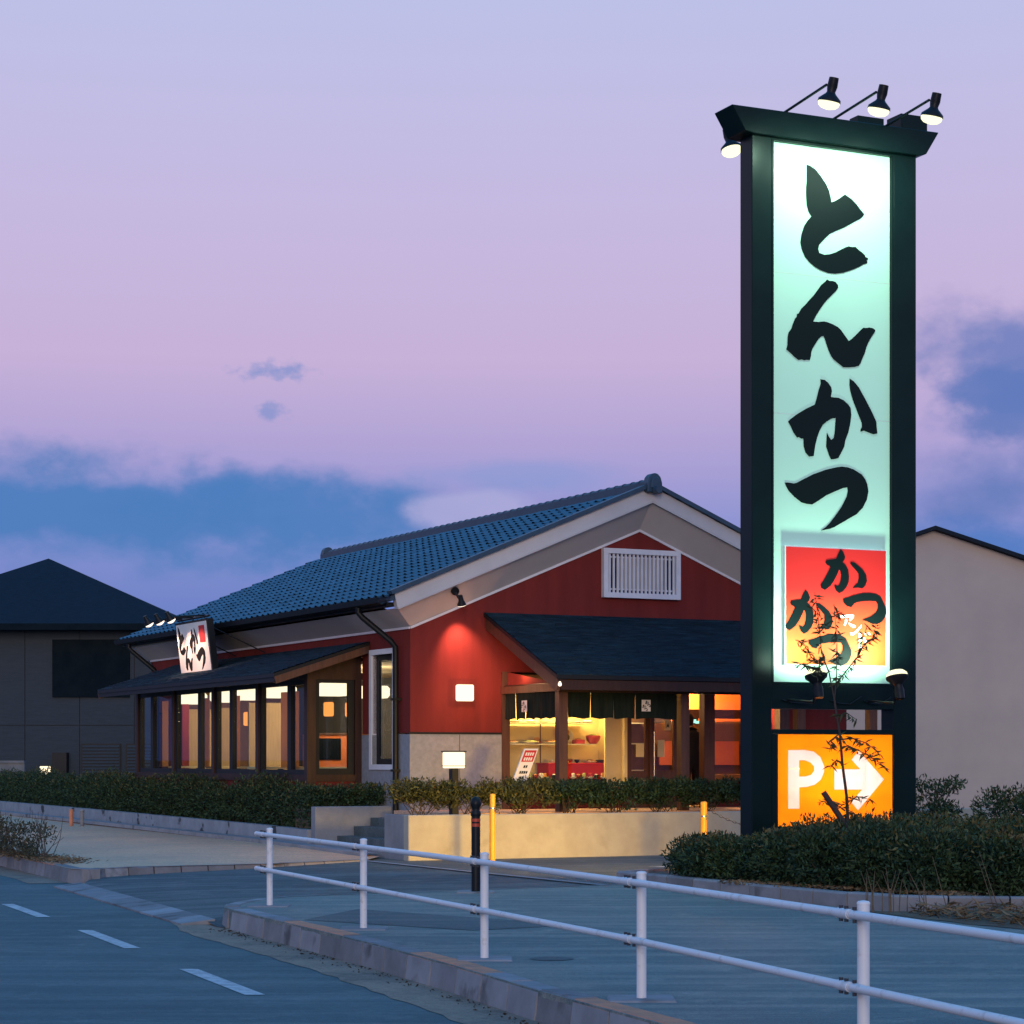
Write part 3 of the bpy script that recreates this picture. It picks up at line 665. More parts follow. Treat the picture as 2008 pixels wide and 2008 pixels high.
# bay roof
def shingle_roof(name, x0, z0, x1, z1, y0, y1, axis, rows, th=.07, courses=26):
    """lean-to roof: deck plus stepped shingle courses broken into tabs"""
    D = MB(); n = courses
    P = (lambda a, t, z: (a, t, z)) if axis == 'x' else (lambda a, t, z: (t, a, z))
    D.hexa([P(x0, y0, z0-th), P(x1, y0, z1-th), P(x1, y1, z1-th), P(x0, y1, z0-th), P(x0, y0, z0-.006), P(x1, y0, z1-.006), P(x1, y1, z1-.006), P(x0, y1, z0-.006)])
    deck = part(D, name, 'frame_dark')
    S = MB()
    for i in range(n):
        a0 = x1+(x0-x1)*i/n; a1 = x1+(x0-x1)*(i+1.15)/n; q0 = z1+(z0-z1)*i/n; q1 = z1+(z0-z1)*(i+1.15)/n
        if i == n-1: a1, q1 = x0, z0
        t = y0+random.uniform(-.3, 0)
        while t < y1:
            w_ = random.uniform(.22, .5); u0, u1 = max(t, y0), min(t+w_-.006, y1); t += w_
            if u1-u0 < .03: continue
            h = .014+random.uniform(0, .01)
            S.add([P(a0, u0, q0+h), P(a0, u1, q0+h), P(a1, u1, q1+.003), P(a1, u0, q1+.003), P(a0, u0, q0-.004), P(a0, u1, q0-.004)], [(0, 1, 2, 3), (0, 4, 5, 1)])
    o = part(S, 'shingles', 'shingle', deck); o['kind'] = 'stuff'
    return deck
shingle_roof('bay_roof', 0.0, 3.56, -1.78, 2.98, 1.72, 12.4, 'x', 20, courses=22)
for y in (1.70, 12.40):
    part(MB().hexa([(-.02, y, 3.36), (-1.74, y, 2.8), (-1.74, y+.05, 2.8), (-.02, y+.05, 3.36), (-.02, y, 3.49), (-1.77, y, 2.92), (-1.77, y+.05, 2.92), (-.02, y+.05, 3.49)]), 'bay_rafter', 'wood')
part(MB().box(-1.76, -1.71, 1.76, 12.39, 2.83, 2.915), 'bay_fascia', 'frame_dark')

# ---------------- entrance canopy
shingle_roof('canopy_roof', 0.0, 4.0, -2.68, 2.86, 1.36, 8.0, 'y', 30, courses=46)
part(MB().hexa([(1.38, -.03, 3.72), (1.38, -2.63, 2.6), (1.44, -2.63, 2.6), (1.44, -.03, 3.72), (1.38, -.03, 3.915), (1.38, -2.66, 2.785), (1.44, -2.66, 2.785), (1.44, -.03, 3.915)]), 'canopy_rafter', 'wood')
part(MB().box(1.445, 7.98, -2.66, -2.6, 2.62, 2.78), 'canopy_fascia', 'wood_dark')
part(MB().box(1.66, 7.95, -2.17, -2.03, 2.6, 2.76), 'canopy_beam', 'wood_dark')
part(MB().box(1.68, 1.82, -2.03, -.003, 2.62, 2.74), 'canopy_beam', 'wood')
part(MB().hexa([(1.5, -.01, 3.70), (1.5, -2.6, 2.62), (7.9, -2.6, 2.62), (7.9, -.01, 3.70), (1.5, -.01, 3.72), (1.5, -2.6, 2.64), (7.9, -2.6, 2.64), (7.9, -.01, 3.72)]), 'canopy_ceiling', 'wood')
for x, y in ((1.75, -2.1), (4.04, -2.1), (6.35, -2.1), (7.85, -2.1)):
    part(MB().box(x-.08, x+.08, y-.08, y+.08, FZ-.01, 2.6), 'canopy_post', 'wood', bevel=.008)
part(MB().box(1.69, 1.83, -.06, .3, FZ-.01, 3.0), 'entrance_post', 'wood')
part(MB().add([(1.79, -.0, 3.0), (1.79, -2.0, 2.74), (1.79, 0, 2.74), (1.79, 0, 3.6)], [(0, 1, 2)]), 'canopy_end_board', 'red_wall')
# ---------------- shop front: display case, doors, window, interior
part(MB().box(1.84, 4.16, .95, 1.0, FZ, 3.0), 'display_back', 'cream')
part(MB().box(1.84, 1.9, .16, .95, FZ, 3.0).box(4.1, 4.16, .0, .95, FZ, 3.0).box(1.9, 4.1, .0, .95, 2.72, 2.8), 'display_side', 'cream')
part(MB().box(3.78, 4.1, .12, .16, 1.0, 2.72), 'display_pilaster', 'cream')
part(MB().box(1.84, 4.16, -.02, .95, FZ, 1.02), 'display_plinth', 'red_base')
part(MB().box(1.84, 3.8, .3, .94, 1.14, 1.16), 'display_floor', 'tray_black')
for z in (1.76, 2.13): part(MB().box(1.9, 3.7, .34, .9, z, z+.02), 'display_shelf', 'shelf')
part(MB().box(2.92, 2.93, .92, .945, 1.16, 2.7), 'panel_joint', 'brown_wall')
part(MB().box(2.0, 3.7, .5, .58, 2.66, 2.7), 'light_tube', 'tube')
lamp('display_light', 'AREA', rb, 'B', (2.85, .45, 2.62), 55, (1, .68, .22), (2.85, .6, 1.0), 1.7, .2)
lamp('display_light', 'AREA', rb, 'B', (2.9, .18, 2.5), 30, (1, .68, .22), (2.9, .9, 1.4), 1.6, .1)
part(MB().box(1.84, 4.1, -.004, .0, 1.02, 2.72), 'display_glass', 'shop_glass')
# sliding doors
for x0, x1, y in ((4.17, 4.62, .02), (4.60, 5.16, -.04), (5.14, 5.36, .02)):
    d = part(MB().box(x0, x0+.085, y, y+.05, FZ, 2.75).box(x1-.085, x1, y, y+.05, FZ, 2.75).box(x0+.085, x1-.085, y, y+.05, FZ, 1.3).box(x0+.085, x1-.085, y, y+.05, 2.62, 2.75), 'door', 'wood')
    part(MB().box(x0+.085, x1-.085, y+.02, y+.025, 1.3, 2.62), 'pane', 'shop_glass', d)
part(MB().tube([(4.67, -.06, 1.2), (4.67, -.06, 2.0)], .012, 8), 'door_handle', 'chrome')
part(MB().box(4.17, 7.5, -.02, .15, 2.76, 3.0), 'door_lintel', 'wood_dark')
for x0, x1 in ((5.70, 5.92), (7.3, 7.5)): part(MB().box(x0, x1, -.06, .12, FZ, 2.76), 'front_post', 'wood')
part(MB().box(5.92, 7.3, -.02, .1, FZ, 1.12), 'window_apron', 'red_base')
part(MB().box(5.92, 7.3, .03, .035, 1.12, 2.76), 'shop_pane', 'shop_glass')
# lobby behind the doors
part(MB().box(4.16, 8.6, 3.2, 3.3, FZ, 2.25), 'lobby_wall', 'brown_wall')
part(MB().box(4.16, 8.6, 3.21, 3.3, 2.25, 3.2), 'lobby_wall', 'orange_wall')
part(MB().box(6.4, 8.6, 2.4, 3.0, 2.3, 2.46), 'lobby_beam', 'wood_dark')
part(MB().box(5.2, 6.35, 2.2, 3.1, 2.2, 2.36), 'lobby_beam', 'wood_dark')
part(MB().box(6.5, 8.3, 2.9, 2.92, 1.4, 1.86), 'lobby_blind', 'orange_wall')
part(MB().box(6.3, 8.3, 1.6, 2.2, FZ, 1.22), 'lobby_counter', 'brown_wall')
part(MB().box(4.17, 5.2, 1.2, 1.25, FZ, 3.0), 'lobby_screen', 'brown_wall')
part(MB().box(4.2, 5.1, .9, 1.19, 1.3, 1.32).box(4.2, 5.1, .9, 1.19, 1.78, 1.8).box(4.2, 5.1, .9, 1.19, 2.15, 2.17), 'lobby_shelf', 'shelf')
part(MB().box(.15, 8.65, .16, 14.1, 3.2, 3.25), 'ceiling', 'ceiling_in')
lamp('lobby_light', 'POINT', rb, 'B', (7.0, 2.6, 2.85), 560, (1, .5, .16), size=.1)
lamp('lobby_light', 'POINT', rb, 'B', (6.4, 1.5, 2.1), 55, (1, .55, .25), size=.1)
lamp('lobby_light', 'POINT', rb, 'B', (4.7, .7, 2.55), 30, (1, .7, .35), size=.08)
# dining room behind the bay
part(MB().box(3.2, 3.3, 1.1, 14.1, FZ, 3.2), 'dining_wall', 'dining_dark')
part(MB().box(.2, 3.2, 1.1, 1.2, FZ, 3.2), 'dining_wall', 'dining_dark')
part(MB().box(.16, 3.2, 13.95, 14.1, FZ, 3.2).box(.151, .17, 12.15, 13.95, FZ, 3.2), 'dining_wall', 'brown_wall')
for y, x0, x1, z1, mt in ((7.35, -.2, .62, 2.62, 'screen_tan'), (8.9, .35, .9, 2.6, 'screen_tan'), (11.0, .4, .75, 2.6, 'screen_tan'), (13.3, .3, 1.3, 2.62, 'screen_tan'),
                          (13.0, -.1, .3, 2.6, 'wood')):
    part(MB().box(x0, x1, y, y+.05, FZ, z1), 'partition', mt)
for y0, y1, z0 in ((3.0, 3.9, 1.36), (6.1, 6.66, 1.36), (7.87, 8.5, 1.36), (7.2, 7.53, 1.36), (10.5, 10.9, 1.36)):
    part(MB().box(BX+.2, BX+.206, y0, y1, z0, 2.72), 'blind', 'blind')
part(MB().box(-.1, 1.25, 4.6, 4.7, FZ, 1.97), 'counter_front', 'orange_wall')
part(MB().box(.05, .62, 4.58, 4.599, 1.5, 1.9), 'counter_opening', 'dark_glass')
part(MB().box(-.12, 1.3, 4.55, 5.1, 1.97, 2.0), 'counter_top', 'wood')
for y in (3.3, 5.6, 8.0, 10.4):
    part(MB().box(-.75, .35, y-.35, y+.35, 1.33, 1.37), 'table_top', 'cream')
    part(MB().box(-.24, -.16, y-.05, y+.05, FZ, 1.33), 'table_leg', 'wood_dark')
LY = [(3.0, 1.6), (4.95, .6), (6.7, .2), (8.45, .15), (10.3, .35), (12.05, .2), (6.1, 1.9)]
LLAB = ['seen in the near end window', 'second from the downpipe end', 'third from the downpipe end', 'in the middle of the row', 'third from the far end', 'second from the far end', 'deeper in the room near the counter']
for k, (y, x) in enumerate(LY):
    t = thing('pendant_lamp', 'glowing white box pendant lamp behind bay glass, '+LLAB[k], 'lamp', 'B', (x, y, 2.70), 'box pendant lamps in the dining room')
    MB().box(x-.27, x+.27, y-.27, y+.27, 2.70, 2.94).build('shade', 'lamp_white', t, bevel=.05)
    MB().tube([(x, y, 2.93), (x, y, 3.2)], .012, 6).build('cord', 'frame_dark', t)
for y in (3.6, 6.0, 9.0, 11.5): lamp('dining_light', 'POINT', rb, 'B', (.9, y, 2.5), 85, (1, .72, .4), size=.2)
for x, y, z, l in ((.45, 9.3, 2.2, 'leftmost'), (1.3, 7.0, 2.36, 'middle one'), (1.8, 7.1, 2.36, 'rightmost')):
    single(MB().box(x-.02, x+.1, y-.14, y+.14, z, z+.28), 'wall_light', 'lamp_orange', 'small orange square wall light inside dining room, %s of three' % l, 'wall light', 'B', (x, y, z), 'orange wall lights in the dining room', bevel=.02)

# ---------------- stairs and planter
st = thing('entrance_steps', 'dark stone steps between two low walls leading up to entrance terrace', 'steps', 'B', (-1.2, -1.0, 0))
for k, (v, z) in enumerate(((-1.42, .08), (-1.12, .235), (-.82, .39), (-.52, .53))):
    MB().box(v, -.29, -2.24, .48, -.1, z).build('step', 'asphalt_patch' if k else 'kerb', st, bevel=.006)
single(MB().box(-1.5, -.025, .5, .7, -.1, .72), 'stair_side_wall', 'concrete_plain', 'plain grey concrete wall beside the steps below the slit window', 'wall', 'B', (-.7, .5, 0), bevel=.01)
pw = thing('planter_wall', 'long cream rendered planter wall with shrubs, its street face lit yellow', 'planter', 'B', (-1.44, -3.19, 0))
MB().box(-1.44, 9.6, -3.19, -3.0, -.1, .66).build('front_face', 'plaster_wall', pw, bevel=.012)
MB().box(-1.44, -1.24, -2.998, -2.25, -.1, .659).build('end_face', 'concrete_plain', pw, bevel=.012)
MB().box(-1.24, 9.6, -2.998, -2.25, -.1, .62).build('soil', 'soil', pw)
single(MB().box(-1.3, -.03, .75, 1.95, .1, .68), 'planting_bed', 'soil', 'raised bed of soil between stair wall and bay window', 'planting bed', 'B', (-.7, .75, 0))

# ---------------- curtains (noren)
def noren(name, label, a0, a1, fixed, axis, splits, z0=2.18, z1=2.75):
    org = (fixed, a0, z0) if axis == 'y' else (a0, fixed, z0)
    t = thing(name, label, 'curtain', 'B', org)
    P = (lambda a, w, z: (fixed+w, a, z)) if axis == 'y' else (lambda a, w, z: (a, fixed+w, z))
    MB().tube([P(a0-.03, 0, z1), P(a1+.03, 0, z1)], .014, 8).build('pole', 'wood_dark', t)
    for k, (p, q) in enumerate(zip(splits, splits[1:])):
        m = MB(); nx, nzv = 8, 6
        for i in range(nx+1):
            for j in range(nzv+1):
                s = i/nx; d = j/nzv; g = .012*d*(1 if i in (0, nx) else 0); a = p+(q-p)*s+(g if i == 0 else -g if i == nx else 0)
                m.v.append(P(a, .018*math.sin(s*9+k*2)*d+.01*math.sin(s*3+k), z1-(z1-z0)*d+.012*math.sin(s*7+k*1.7)*d))
        for i in range(nx):
            for j in range(nzv): m.f.append((i*(nzv+1)+j, (i+1)*(nzv+1)+j, (i+1)*(nzv+1)+j+1, i*(nzv+1)+j+1)); m.m.append(0)
        m.build('panel', 'curtain', t, smooth=True)
    return t, P
t, P = noren('entrance_curtain', 'dark shop curtain with small white crest hanging across the entrance front', 1.85, 3.93, -2.1, 'x', [1.86, 2.29, 2.71, 3.12, 3.93])
def mark(t, P, a, z, w, h, dy):
    """white crest square with the four small brushed characters of the big sign"""
    m = MB().add([P(a, dy, z), P(a+w, dy, z), P(a+w, dy, z+h), P(a, dy, z+h)], [(0, 1, 2, 3)]); m.build('crest', 'paper', t)
    m = MB()
    for k in ('lk1', 'ld1', 'lt1', 'lk2', 'ld2', 'lt2'):
        m.add([P(a+w*(.03+.94*(s+.69)/1.41), dy*1.25, z+h*(.03+.94*(q-2.61)/1.4)) for s, q in GL[k]], [tuple(range(len(GL[k])))])
    m.build('crest_lettering', 'ink', t)['kind'] = 'stuff'
GL = {
  'to': [(-0.345,8.5),(-0.296,8.489),(-0.226,8.457),(-0.156,8.389),(-0.079,8.299),(-0.034,8.217),(-0.014,8.142),(-0.004,8.092),(0.05,8.116),(0.115,8.156),(0.166,8.194),(0.186,8.205),(0.218,8.189),(0.283,8.157),(0.348,8.104),(0.413,8.039),(0.455,7.999),(0.439,7.97),(0.393,7.933),(0.348,7.912),(0.257,7.859),(0.166,7.809),(0.076,7.769),(-0.021,7.722),(-0.092,7.66),(-0.175,7.576),(-0.188,7.526),(-0.175,7.478),(-0.104,7.463),(-0.027,7.476),(0.05,7.505),(0.127,7.545),(0.199,7.582),(0.237,7.596),(0.283,7.59),(0.335,7.598),(0.374,7.568),(0.426,7.54),(0.465,7.511),(0.472,7.49),(0.504,7.482),(0.511,7.463),(0.485,7.456),(0.504,7.432),(0.491,7.417),(0.446,7.402),(0.387,7.367),(0.296,7.325),(0.166,7.277),(0.05,7.254),(-0.053,7.255),(-0.156,7.278),(-0.232,7.309),(-0.309,7.357),(-0.373,7.421),(-0.411,7.494),(-0.432,7.578),(-0.417,7.677),(-0.379,7.779),(-0.334,7.843),(-0.281,7.899),(-0.322,7.953),(-0.345,8.026),(-0.354,8.139),(-0.354,8.226),(-0.345,8.314)],
  'n': [(-0.066,7.173),(-0.034,7.161),(0.014,7.163),(0.051,7.156),(0.087,7.122),(0.089,7.091),(0.067,7.058),(0.006,7.001),(-0.058,6.941),(-0.107,6.889),(-0.163,6.815),(-0.219,6.736),(-0.26,6.662),(-0.187,6.663),(-0.107,6.676),(-0.058,6.67),(0.014,6.652),(0.087,6.624),(0.128,6.593),(0.169,6.548),(0.209,6.503),(0.238,6.471),(0.283,6.502),(0.356,6.566),(0.414,6.622),(0.446,6.646),(0.487,6.646),(0.529,6.656),(0.578,6.65),(0.613,6.632),(0.607,6.61),(0.553,6.537),(0.512,6.471),(0.487,6.421),(0.463,6.343),(0.43,6.279),(0.405,6.221),(0.377,6.188),(0.324,6.171),(0.242,6.16),(0.161,6.155),(0.112,6.186),(0.031,6.235),(-0.01,6.28),(-0.042,6.339),(-0.07,6.405),(-0.095,6.472),(-0.115,6.505),(-0.147,6.495),(-0.179,6.469),(-0.219,6.414),(-0.268,6.342),(-0.284,6.3),(-0.288,6.259),(-0.304,6.206),(-0.348,6.206),(-0.38,6.197),(-0.412,6.205),(-0.46,6.195),(-0.507,6.222),(-0.555,6.259),(-0.627,6.308),(-0.611,6.357),(-0.607,6.459),(-0.595,6.507),(-0.555,6.558),(-0.539,6.607),(-0.507,6.678),(-0.483,6.7),(-0.479,6.734),(-0.46,6.739),(-0.42,6.801),(-0.364,6.853),(-0.308,6.912),(-0.243,6.979),(-0.179,7.06),(-0.147,7.101),(-0.091,7.147)],
  'ka': [(-0.157,5.99),(-0.098,5.986),(-0.049,5.954),(-0.007,5.904),(0.002,5.857),(-0.014,5.791),(0.035,5.788),(0.098,5.787),(0.168,5.762),(0.231,5.718),(0.266,5.673),(0.273,5.59),(0.259,5.494),(0.231,5.385),(0.189,5.288),(0.175,5.216),(0.133,5.142),(0.091,5.074),(0.042,5.06),(-0.007,5.053),(-0.035,5.097),(-0.077,5.201),(-0.07,5.308),(-0.066,5.361),(-0.042,5.321),(-0.007,5.282),(0.028,5.308),(0.042,5.374),(0.049,5.457),(0.056,5.547),(-0.0,5.537),(-0.07,5.497),(-0.126,5.452),(-0.168,5.385),(-0.203,5.3),(-0.23,5.204),(-0.251,5.079),(-0.313,5.069),(-0.362,5.113),(-0.387,5.183),(-0.392,5.277),(-0.417,5.273),(-0.458,5.29),(-0.479,5.283),(-0.527,5.339),(-0.568,5.413),(-0.603,5.463),(-0.568,5.495),(-0.486,5.553),(-0.362,5.626),(-0.234,5.687),(-0.209,5.76),(-0.182,5.856),(-0.151,5.941)],
  'ka_d': [(0.252,6.027),(0.309,5.997),(0.379,5.931),(0.45,5.828),(0.521,5.72),(0.578,5.628),(0.628,5.535),(0.632,5.47),(0.643,5.399),(0.585,5.386),(0.521,5.403),(0.45,5.423),(0.408,5.406),(0.405,5.432),(0.426,5.463),(0.422,5.516),(0.386,5.586),(0.337,5.69),(0.294,5.782),(0.259,5.887),(0.249,5.958)],
  'tsu': [(-0.648,4.745),(-0.61,4.749),(-0.527,4.742),(-0.486,4.751),(-0.389,4.8),(-0.251,4.866),(-0.084,4.926),(0.056,4.962),(0.14,4.976),(0.224,4.971),(0.309,4.95),(0.422,4.896),(0.471,4.839),(0.5,4.781),(0.514,4.698),(0.493,4.601),(0.436,4.503),(0.351,4.422),(0.238,4.363),(0.168,4.324),(0.098,4.288),(0.035,4.253),(-0.028,4.23),(-0.147,4.206),(-0.084,4.248),(-0.028,4.298),(0.042,4.378),(0.14,4.501),(0.21,4.623),(0.227,4.695),(0.217,4.733),(0.154,4.721),(0.056,4.681),(-0.07,4.627),(-0.196,4.55),(-0.272,4.507),(-0.348,4.511),(-0.417,4.524),(-0.513,4.582),(-0.596,4.654),(-0.63,4.705)],
  'lk1': [(0.073,3.989),(0.108,3.958),(0.136,3.899),(0.127,3.866),(0.099,3.837),(0.14,3.806),(0.179,3.747),(0.19,3.671),(0.186,3.605),(0.153,3.539),(0.102,3.488),(0.053,3.468),(0.011,3.496),(-0.014,3.55),(-0.008,3.566),(0.031,3.551),(0.056,3.568),(0.076,3.624),(0.082,3.689),(0.069,3.738),(0.05,3.743),(0.024,3.687),(-0.014,3.621),(-0.066,3.553),(-0.143,3.499),(-0.194,3.522),(-0.204,3.56),(-0.168,3.605),(-0.117,3.682),(-0.072,3.766),(-0.079,3.784),(-0.117,3.797),(-0.136,3.823),(-0.124,3.851),(-0.066,3.861),(0.011,3.872),(0.037,3.928)],
  'ld1': [(0.218,3.842),(0.263,3.838),(0.322,3.802),(0.387,3.755),(0.433,3.69),(0.442,3.625),(0.42,3.569),(0.377,3.533),(0.309,3.542),(0.247,3.533),(0.263,3.559),(0.315,3.599),(0.328,3.654),(0.324,3.709),(0.283,3.751),(0.237,3.793),(0.208,3.825)],
  'lt1': [(0.112,3.406),(0.166,3.419),(0.257,3.449),(0.387,3.48),(0.491,3.484),(0.576,3.473),(0.636,3.444),(0.675,3.379),(0.714,3.303),(0.717,3.248),(0.695,3.192),(0.655,3.147),(0.59,3.114),(0.518,3.116),(0.439,3.147),(0.377,3.156),(0.42,3.179),(0.504,3.209),(0.57,3.255),(0.596,3.3),(0.596,3.355),(0.57,3.387),(0.491,3.39),(0.387,3.382),(0.296,3.368),(0.257,3.345),(0.225,3.309),(0.166,3.315),(0.115,3.363)],
  'lk2': [(-0.415,3.495),(-0.38,3.464),(-0.352,3.405),(-0.361,3.372),(-0.389,3.344),(-0.348,3.313),(-0.31,3.255),(-0.3,3.179),(-0.304,3.114),(-0.336,3.048),(-0.387,2.998),(-0.435,2.978),(-0.475,3.006),(-0.501,3.06),(-0.495,3.076),(-0.456,3.061),(-0.431,3.078),(-0.412,3.132),(-0.406,3.198),(-0.418,3.246),(-0.437,3.251),(-0.463,3.196),(-0.501,3.13),(-0.551,3.064),(-0.627,3.01),(-0.678,3.034),(-0.688,3.071),(-0.652,3.115),(-0.602,3.192),(-0.558,3.275),(-0.564,3.293),(-0.602,3.306),(-0.621,3.332),(-0.608,3.36),(-0.551,3.369),(-0.475,3.38),(-0.45,3.435)],
  'ld2': [(-0.258,3.341),(-0.213,3.337),(-0.156,3.3),(-0.092,3.253),(-0.047,3.189),(-0.038,3.124),(-0.059,3.069),(-0.102,3.033),(-0.168,3.042),(-0.23,3.034),(-0.213,3.059),(-0.162,3.099),(-0.149,3.153),(-0.153,3.208),(-0.194,3.25),(-0.239,3.292),(-0.268,3.324)],
  'lt2': [(-0.373,2.907),(-0.319,2.919),(-0.23,2.948),(-0.102,2.978),(0.001,2.981),(0.085,2.969),(0.143,2.94),(0.182,2.875),(0.221,2.8),(0.223,2.745),(0.201,2.69),(0.162,2.645),(0.098,2.614),(0.027,2.616),(-0.05,2.647),(-0.112,2.657),(-0.07,2.679),(0.014,2.708),(0.078,2.753),(0.104,2.797),(0.104,2.852),(0.078,2.884),(0.001,2.888),(-0.102,2.88),(-0.191,2.867),(-0.23,2.845),(-0.262,2.809),(-0.319,2.816),(-0.37,2.863)],
  'a1': [(0.044,3.197),(0.102,3.207),(0.231,3.224),(0.26,3.208),(0.25,3.18),(0.205,3.141),(0.186,3.151),(0.205,3.185),(0.153,3.183),(0.102,3.176),(0.056,3.177)],
  'a2': [(0.134,3.166),(0.166,3.162),(0.16,3.123),(0.134,3.084),(0.117,3.095),(0.134,3.128)],
  'n1': [(0.186,3.124),(0.231,3.109),(0.283,3.088),(0.276,3.066),(0.25,3.062),(0.192,3.097)],
  'n2': [(0.367,3.107),(0.361,3.074),(0.309,3.017),(0.244,2.972),(0.212,2.977),(0.205,3.004),(0.257,3.011),(0.315,3.056)],
  'd1': [(0.322,3.001),(0.361,2.997),(0.367,2.931),(0.361,2.821),(0.328,2.823),(0.332,2.908)],
  'd2': [(0.367,2.964),(0.413,2.943),(0.446,2.905),(0.42,2.888),(0.374,2.926)],
  'd3': [(0.4,3.009),(0.426,3.007),(0.446,2.982),(0.426,2.976)],
  'd4': [(0.452,3.015),(0.476,3.01),(0.491,2.987),(0.476,2.983)],
  'P': [(-0.613,1.614),(-0.382,1.617),(-0.26,1.598),(-0.168,1.533),(-0.114,1.428),(-0.114,1.356),(-0.16,1.265),(-0.245,1.206),(-0.352,1.181),(-0.455,1.175),(-0.455,0.925),(-0.613,0.927),(-0.613,1.396),(-0.458,1.396),(-0.458,1.305),(-0.382,1.305),(-0.298,1.324),(-0.257,1.37),(-0.257,1.422),(-0.306,1.467),(-0.382,1.493),(-0.458,1.493),(-0.458,1.397),(-0.613,1.398)],
  'arrow': [(0.025,1.389),(0.39,1.388),(0.265,1.5),(0.367,1.612),(0.728,1.266),(0.359,0.897),(0.258,1.0),(0.414,1.144),(0.025,1.146)],
}
mark(t, P, 3.22, 2.30, .17, .19, -.045)
t, P = noren('side_curtain', 'dark shop curtain with slits on the left side of the entrance porch', -2.0, -.08, 1.74, 'y', [-2.0, -1.56, -1.2, -.84, -.46, -.08])
mark(t, P, -.98, 2.30, .2, .19, -.05)

# ---------------- displayed dishes (each rests on its shelf)
def dish(kind, x, y, z, label, s=1.):
    o = (x, y, z); t = thing('dish_'+kind if kind in ('bowl', 'plate') else kind, label, 'dish' if kind != 'box' else 'box', 'B', o)
    return t
def plate(x, y, z, r, label, food='food_gold', mat='plate_white', h=.05):
    t = thing('plate', label, 'dish', 'B', (x, y, z))
    MB().lathe([(r*.5, 0), (r*.55, .006), (r, .028), (r*.97, .032), (r*.5, .012)], (x, y, z), 16).build('dish', mat, t, smooth=True)
    m = MB()
    for i in range(7):
        a = random.uniform(0, 6.3); d = random.uniform(0, r*.6); m.lathe([(r*.1, .0), (r*.3, h*.35), (r*.28, h*.75), (r*.1, h)], (x+d*math.cos(a), y+d*math.sin(a)*.6, z+.012), 7)
    m.build('food', food, t)
def bowl(x, y, z, r, label, food='food_green', mat='bowl_red', h=.12):
    t = thing('bowl', label, 'dish', 'B', (x, y, z))
    MB().lathe([(r*.45, 0), (r*.5, .012), (r*.85, h*.4), (r, h*.85), (r*.98, h), (r*.9, h), (r*.88, h*.8)], (x, y, z), 18).build('dish', mat, t, smooth=True)
    MB().lathe([(r*.88, h*.8), (r*.7, h*1.0), (r*.3, h*1.2), (.005, h*1.22)], (x, y, z), 12).build('food', food, t)
X_ = lambda px: 2.12+.01005*(px-1006)
SH = 1.78
plate(X_(1012), .5, SH, .1, 'small plate of fried cutlets at the left end of the upper display shelf')
plate(X_(1041), .5, SH, .19, 'wide pale plate heaped with shredded cabbage on the display shelf', 'food_green')
plate(X_(1061), .62, SH, .12, 'red trimmed plate with prawn on display shelf beside the wide plate', 'food_gold', 'bowl_red', .1)
plate(X_(1086), .5, SH, .15, 'pale plate just left of porch post on the display shelf')
t = thing('set_meal_plate', 'round white plate stood on edge with a dark bowl and cutlet', 'dish', 'B', (X_(1118), .6, SH))
MB().lathe([(.02, 0), (.1, .004), (.15, .02), (.147, .028), (.1, .014), (.02, .012)], (X_(1118), .6, SH+.15), 20, (0, -.9, .35)).build('dish', 'plate_white', t, smooth=True)
MB().lathe([(.03, .0), (.08, .03), (.085, .05), (.03, .06)], (X_(1115), .585, SH+.11), 14, (0, -.9, .35)).build('bowl', 'food_dark', t, smooth=True)
MB().lathe([(.02, .0), (.07, .03), (.05, .06), (.01, .065)], (X_(1117), .585, SH+.2), 9, (0, -.9, .35)).build('food', 'food_gold', t)
t = thing('lacquer_box', 'square red lacquer box of food between the standing plate and red bowl', 'dish', 'B', (X_(1141), .55, SH))
MB().box(X_(1133), X_(1150), .46, .64, SH, SH+.075).build('box', 'bowl_red', t, bevel=.006); MB().lathe([(.07, 0), (.06, .02), (.02, .03)], (X_(1141), .55, SH+.07), 8).build('food', 'food_gold', t)
bowl(X_(1169), .52, SH, .135, 'large red lacquer bowl with yellow rice topping, right end of display shelf', 'food_green', h=.15)
for k, px in enumerate((1020, 1050, 1078, 1115, 1140, 1162)):
    plate(X_(px), .6, 2.15, .12, 'white dish on topmost display shelf, number %s from the left' % ('one', 'two', 'three', 'four', 'five', 'six')[k], 'plate_white' if k % 2 else 'food_gold', h=.04)
rbx = single(MB().box(X_(1073), X_(1192), .36, .8, 1.16, 1.42).box(X_(1071), X_(1194), .34, .82, 1.42, 1.445), 'display_stand', 'red_box', 'bright red display stand in the lower part of the shop window', 'display stand', 'B', (X_(1132), .58, 1.16), bevel=.004)
plate(X_(1088), .52, 1.446, .06, 'tiny side dish on the red stand left of porch post', 'plate_white')
plate(X_(1113), .5, 1.446, .07, 'small dish with pale heap on the red stand beside porch post')
bowl(X_(1125), .55, 1.446, .045, 'small dark red cup on the red stand', 'food_dark', h=.06)
bowl(X_(1139), .56, 1.446, .05, 'small black cup with white lid on red stand', 'plate_white', 'tray_black', h=.06)
plate(X_(1162), .5, 1.446, .13, 'white plate with a golden cutlet on the red stand', 'food_gold')
single(MB().box(X_(1178), X_(1190), .45, .6, 1.446, 1.5), 'soup_box', 'tray_black', 'small black lacquer box at right end of the red stand', 'dish', 'B', (X_(1184), .5, 1.446), bevel=.006)
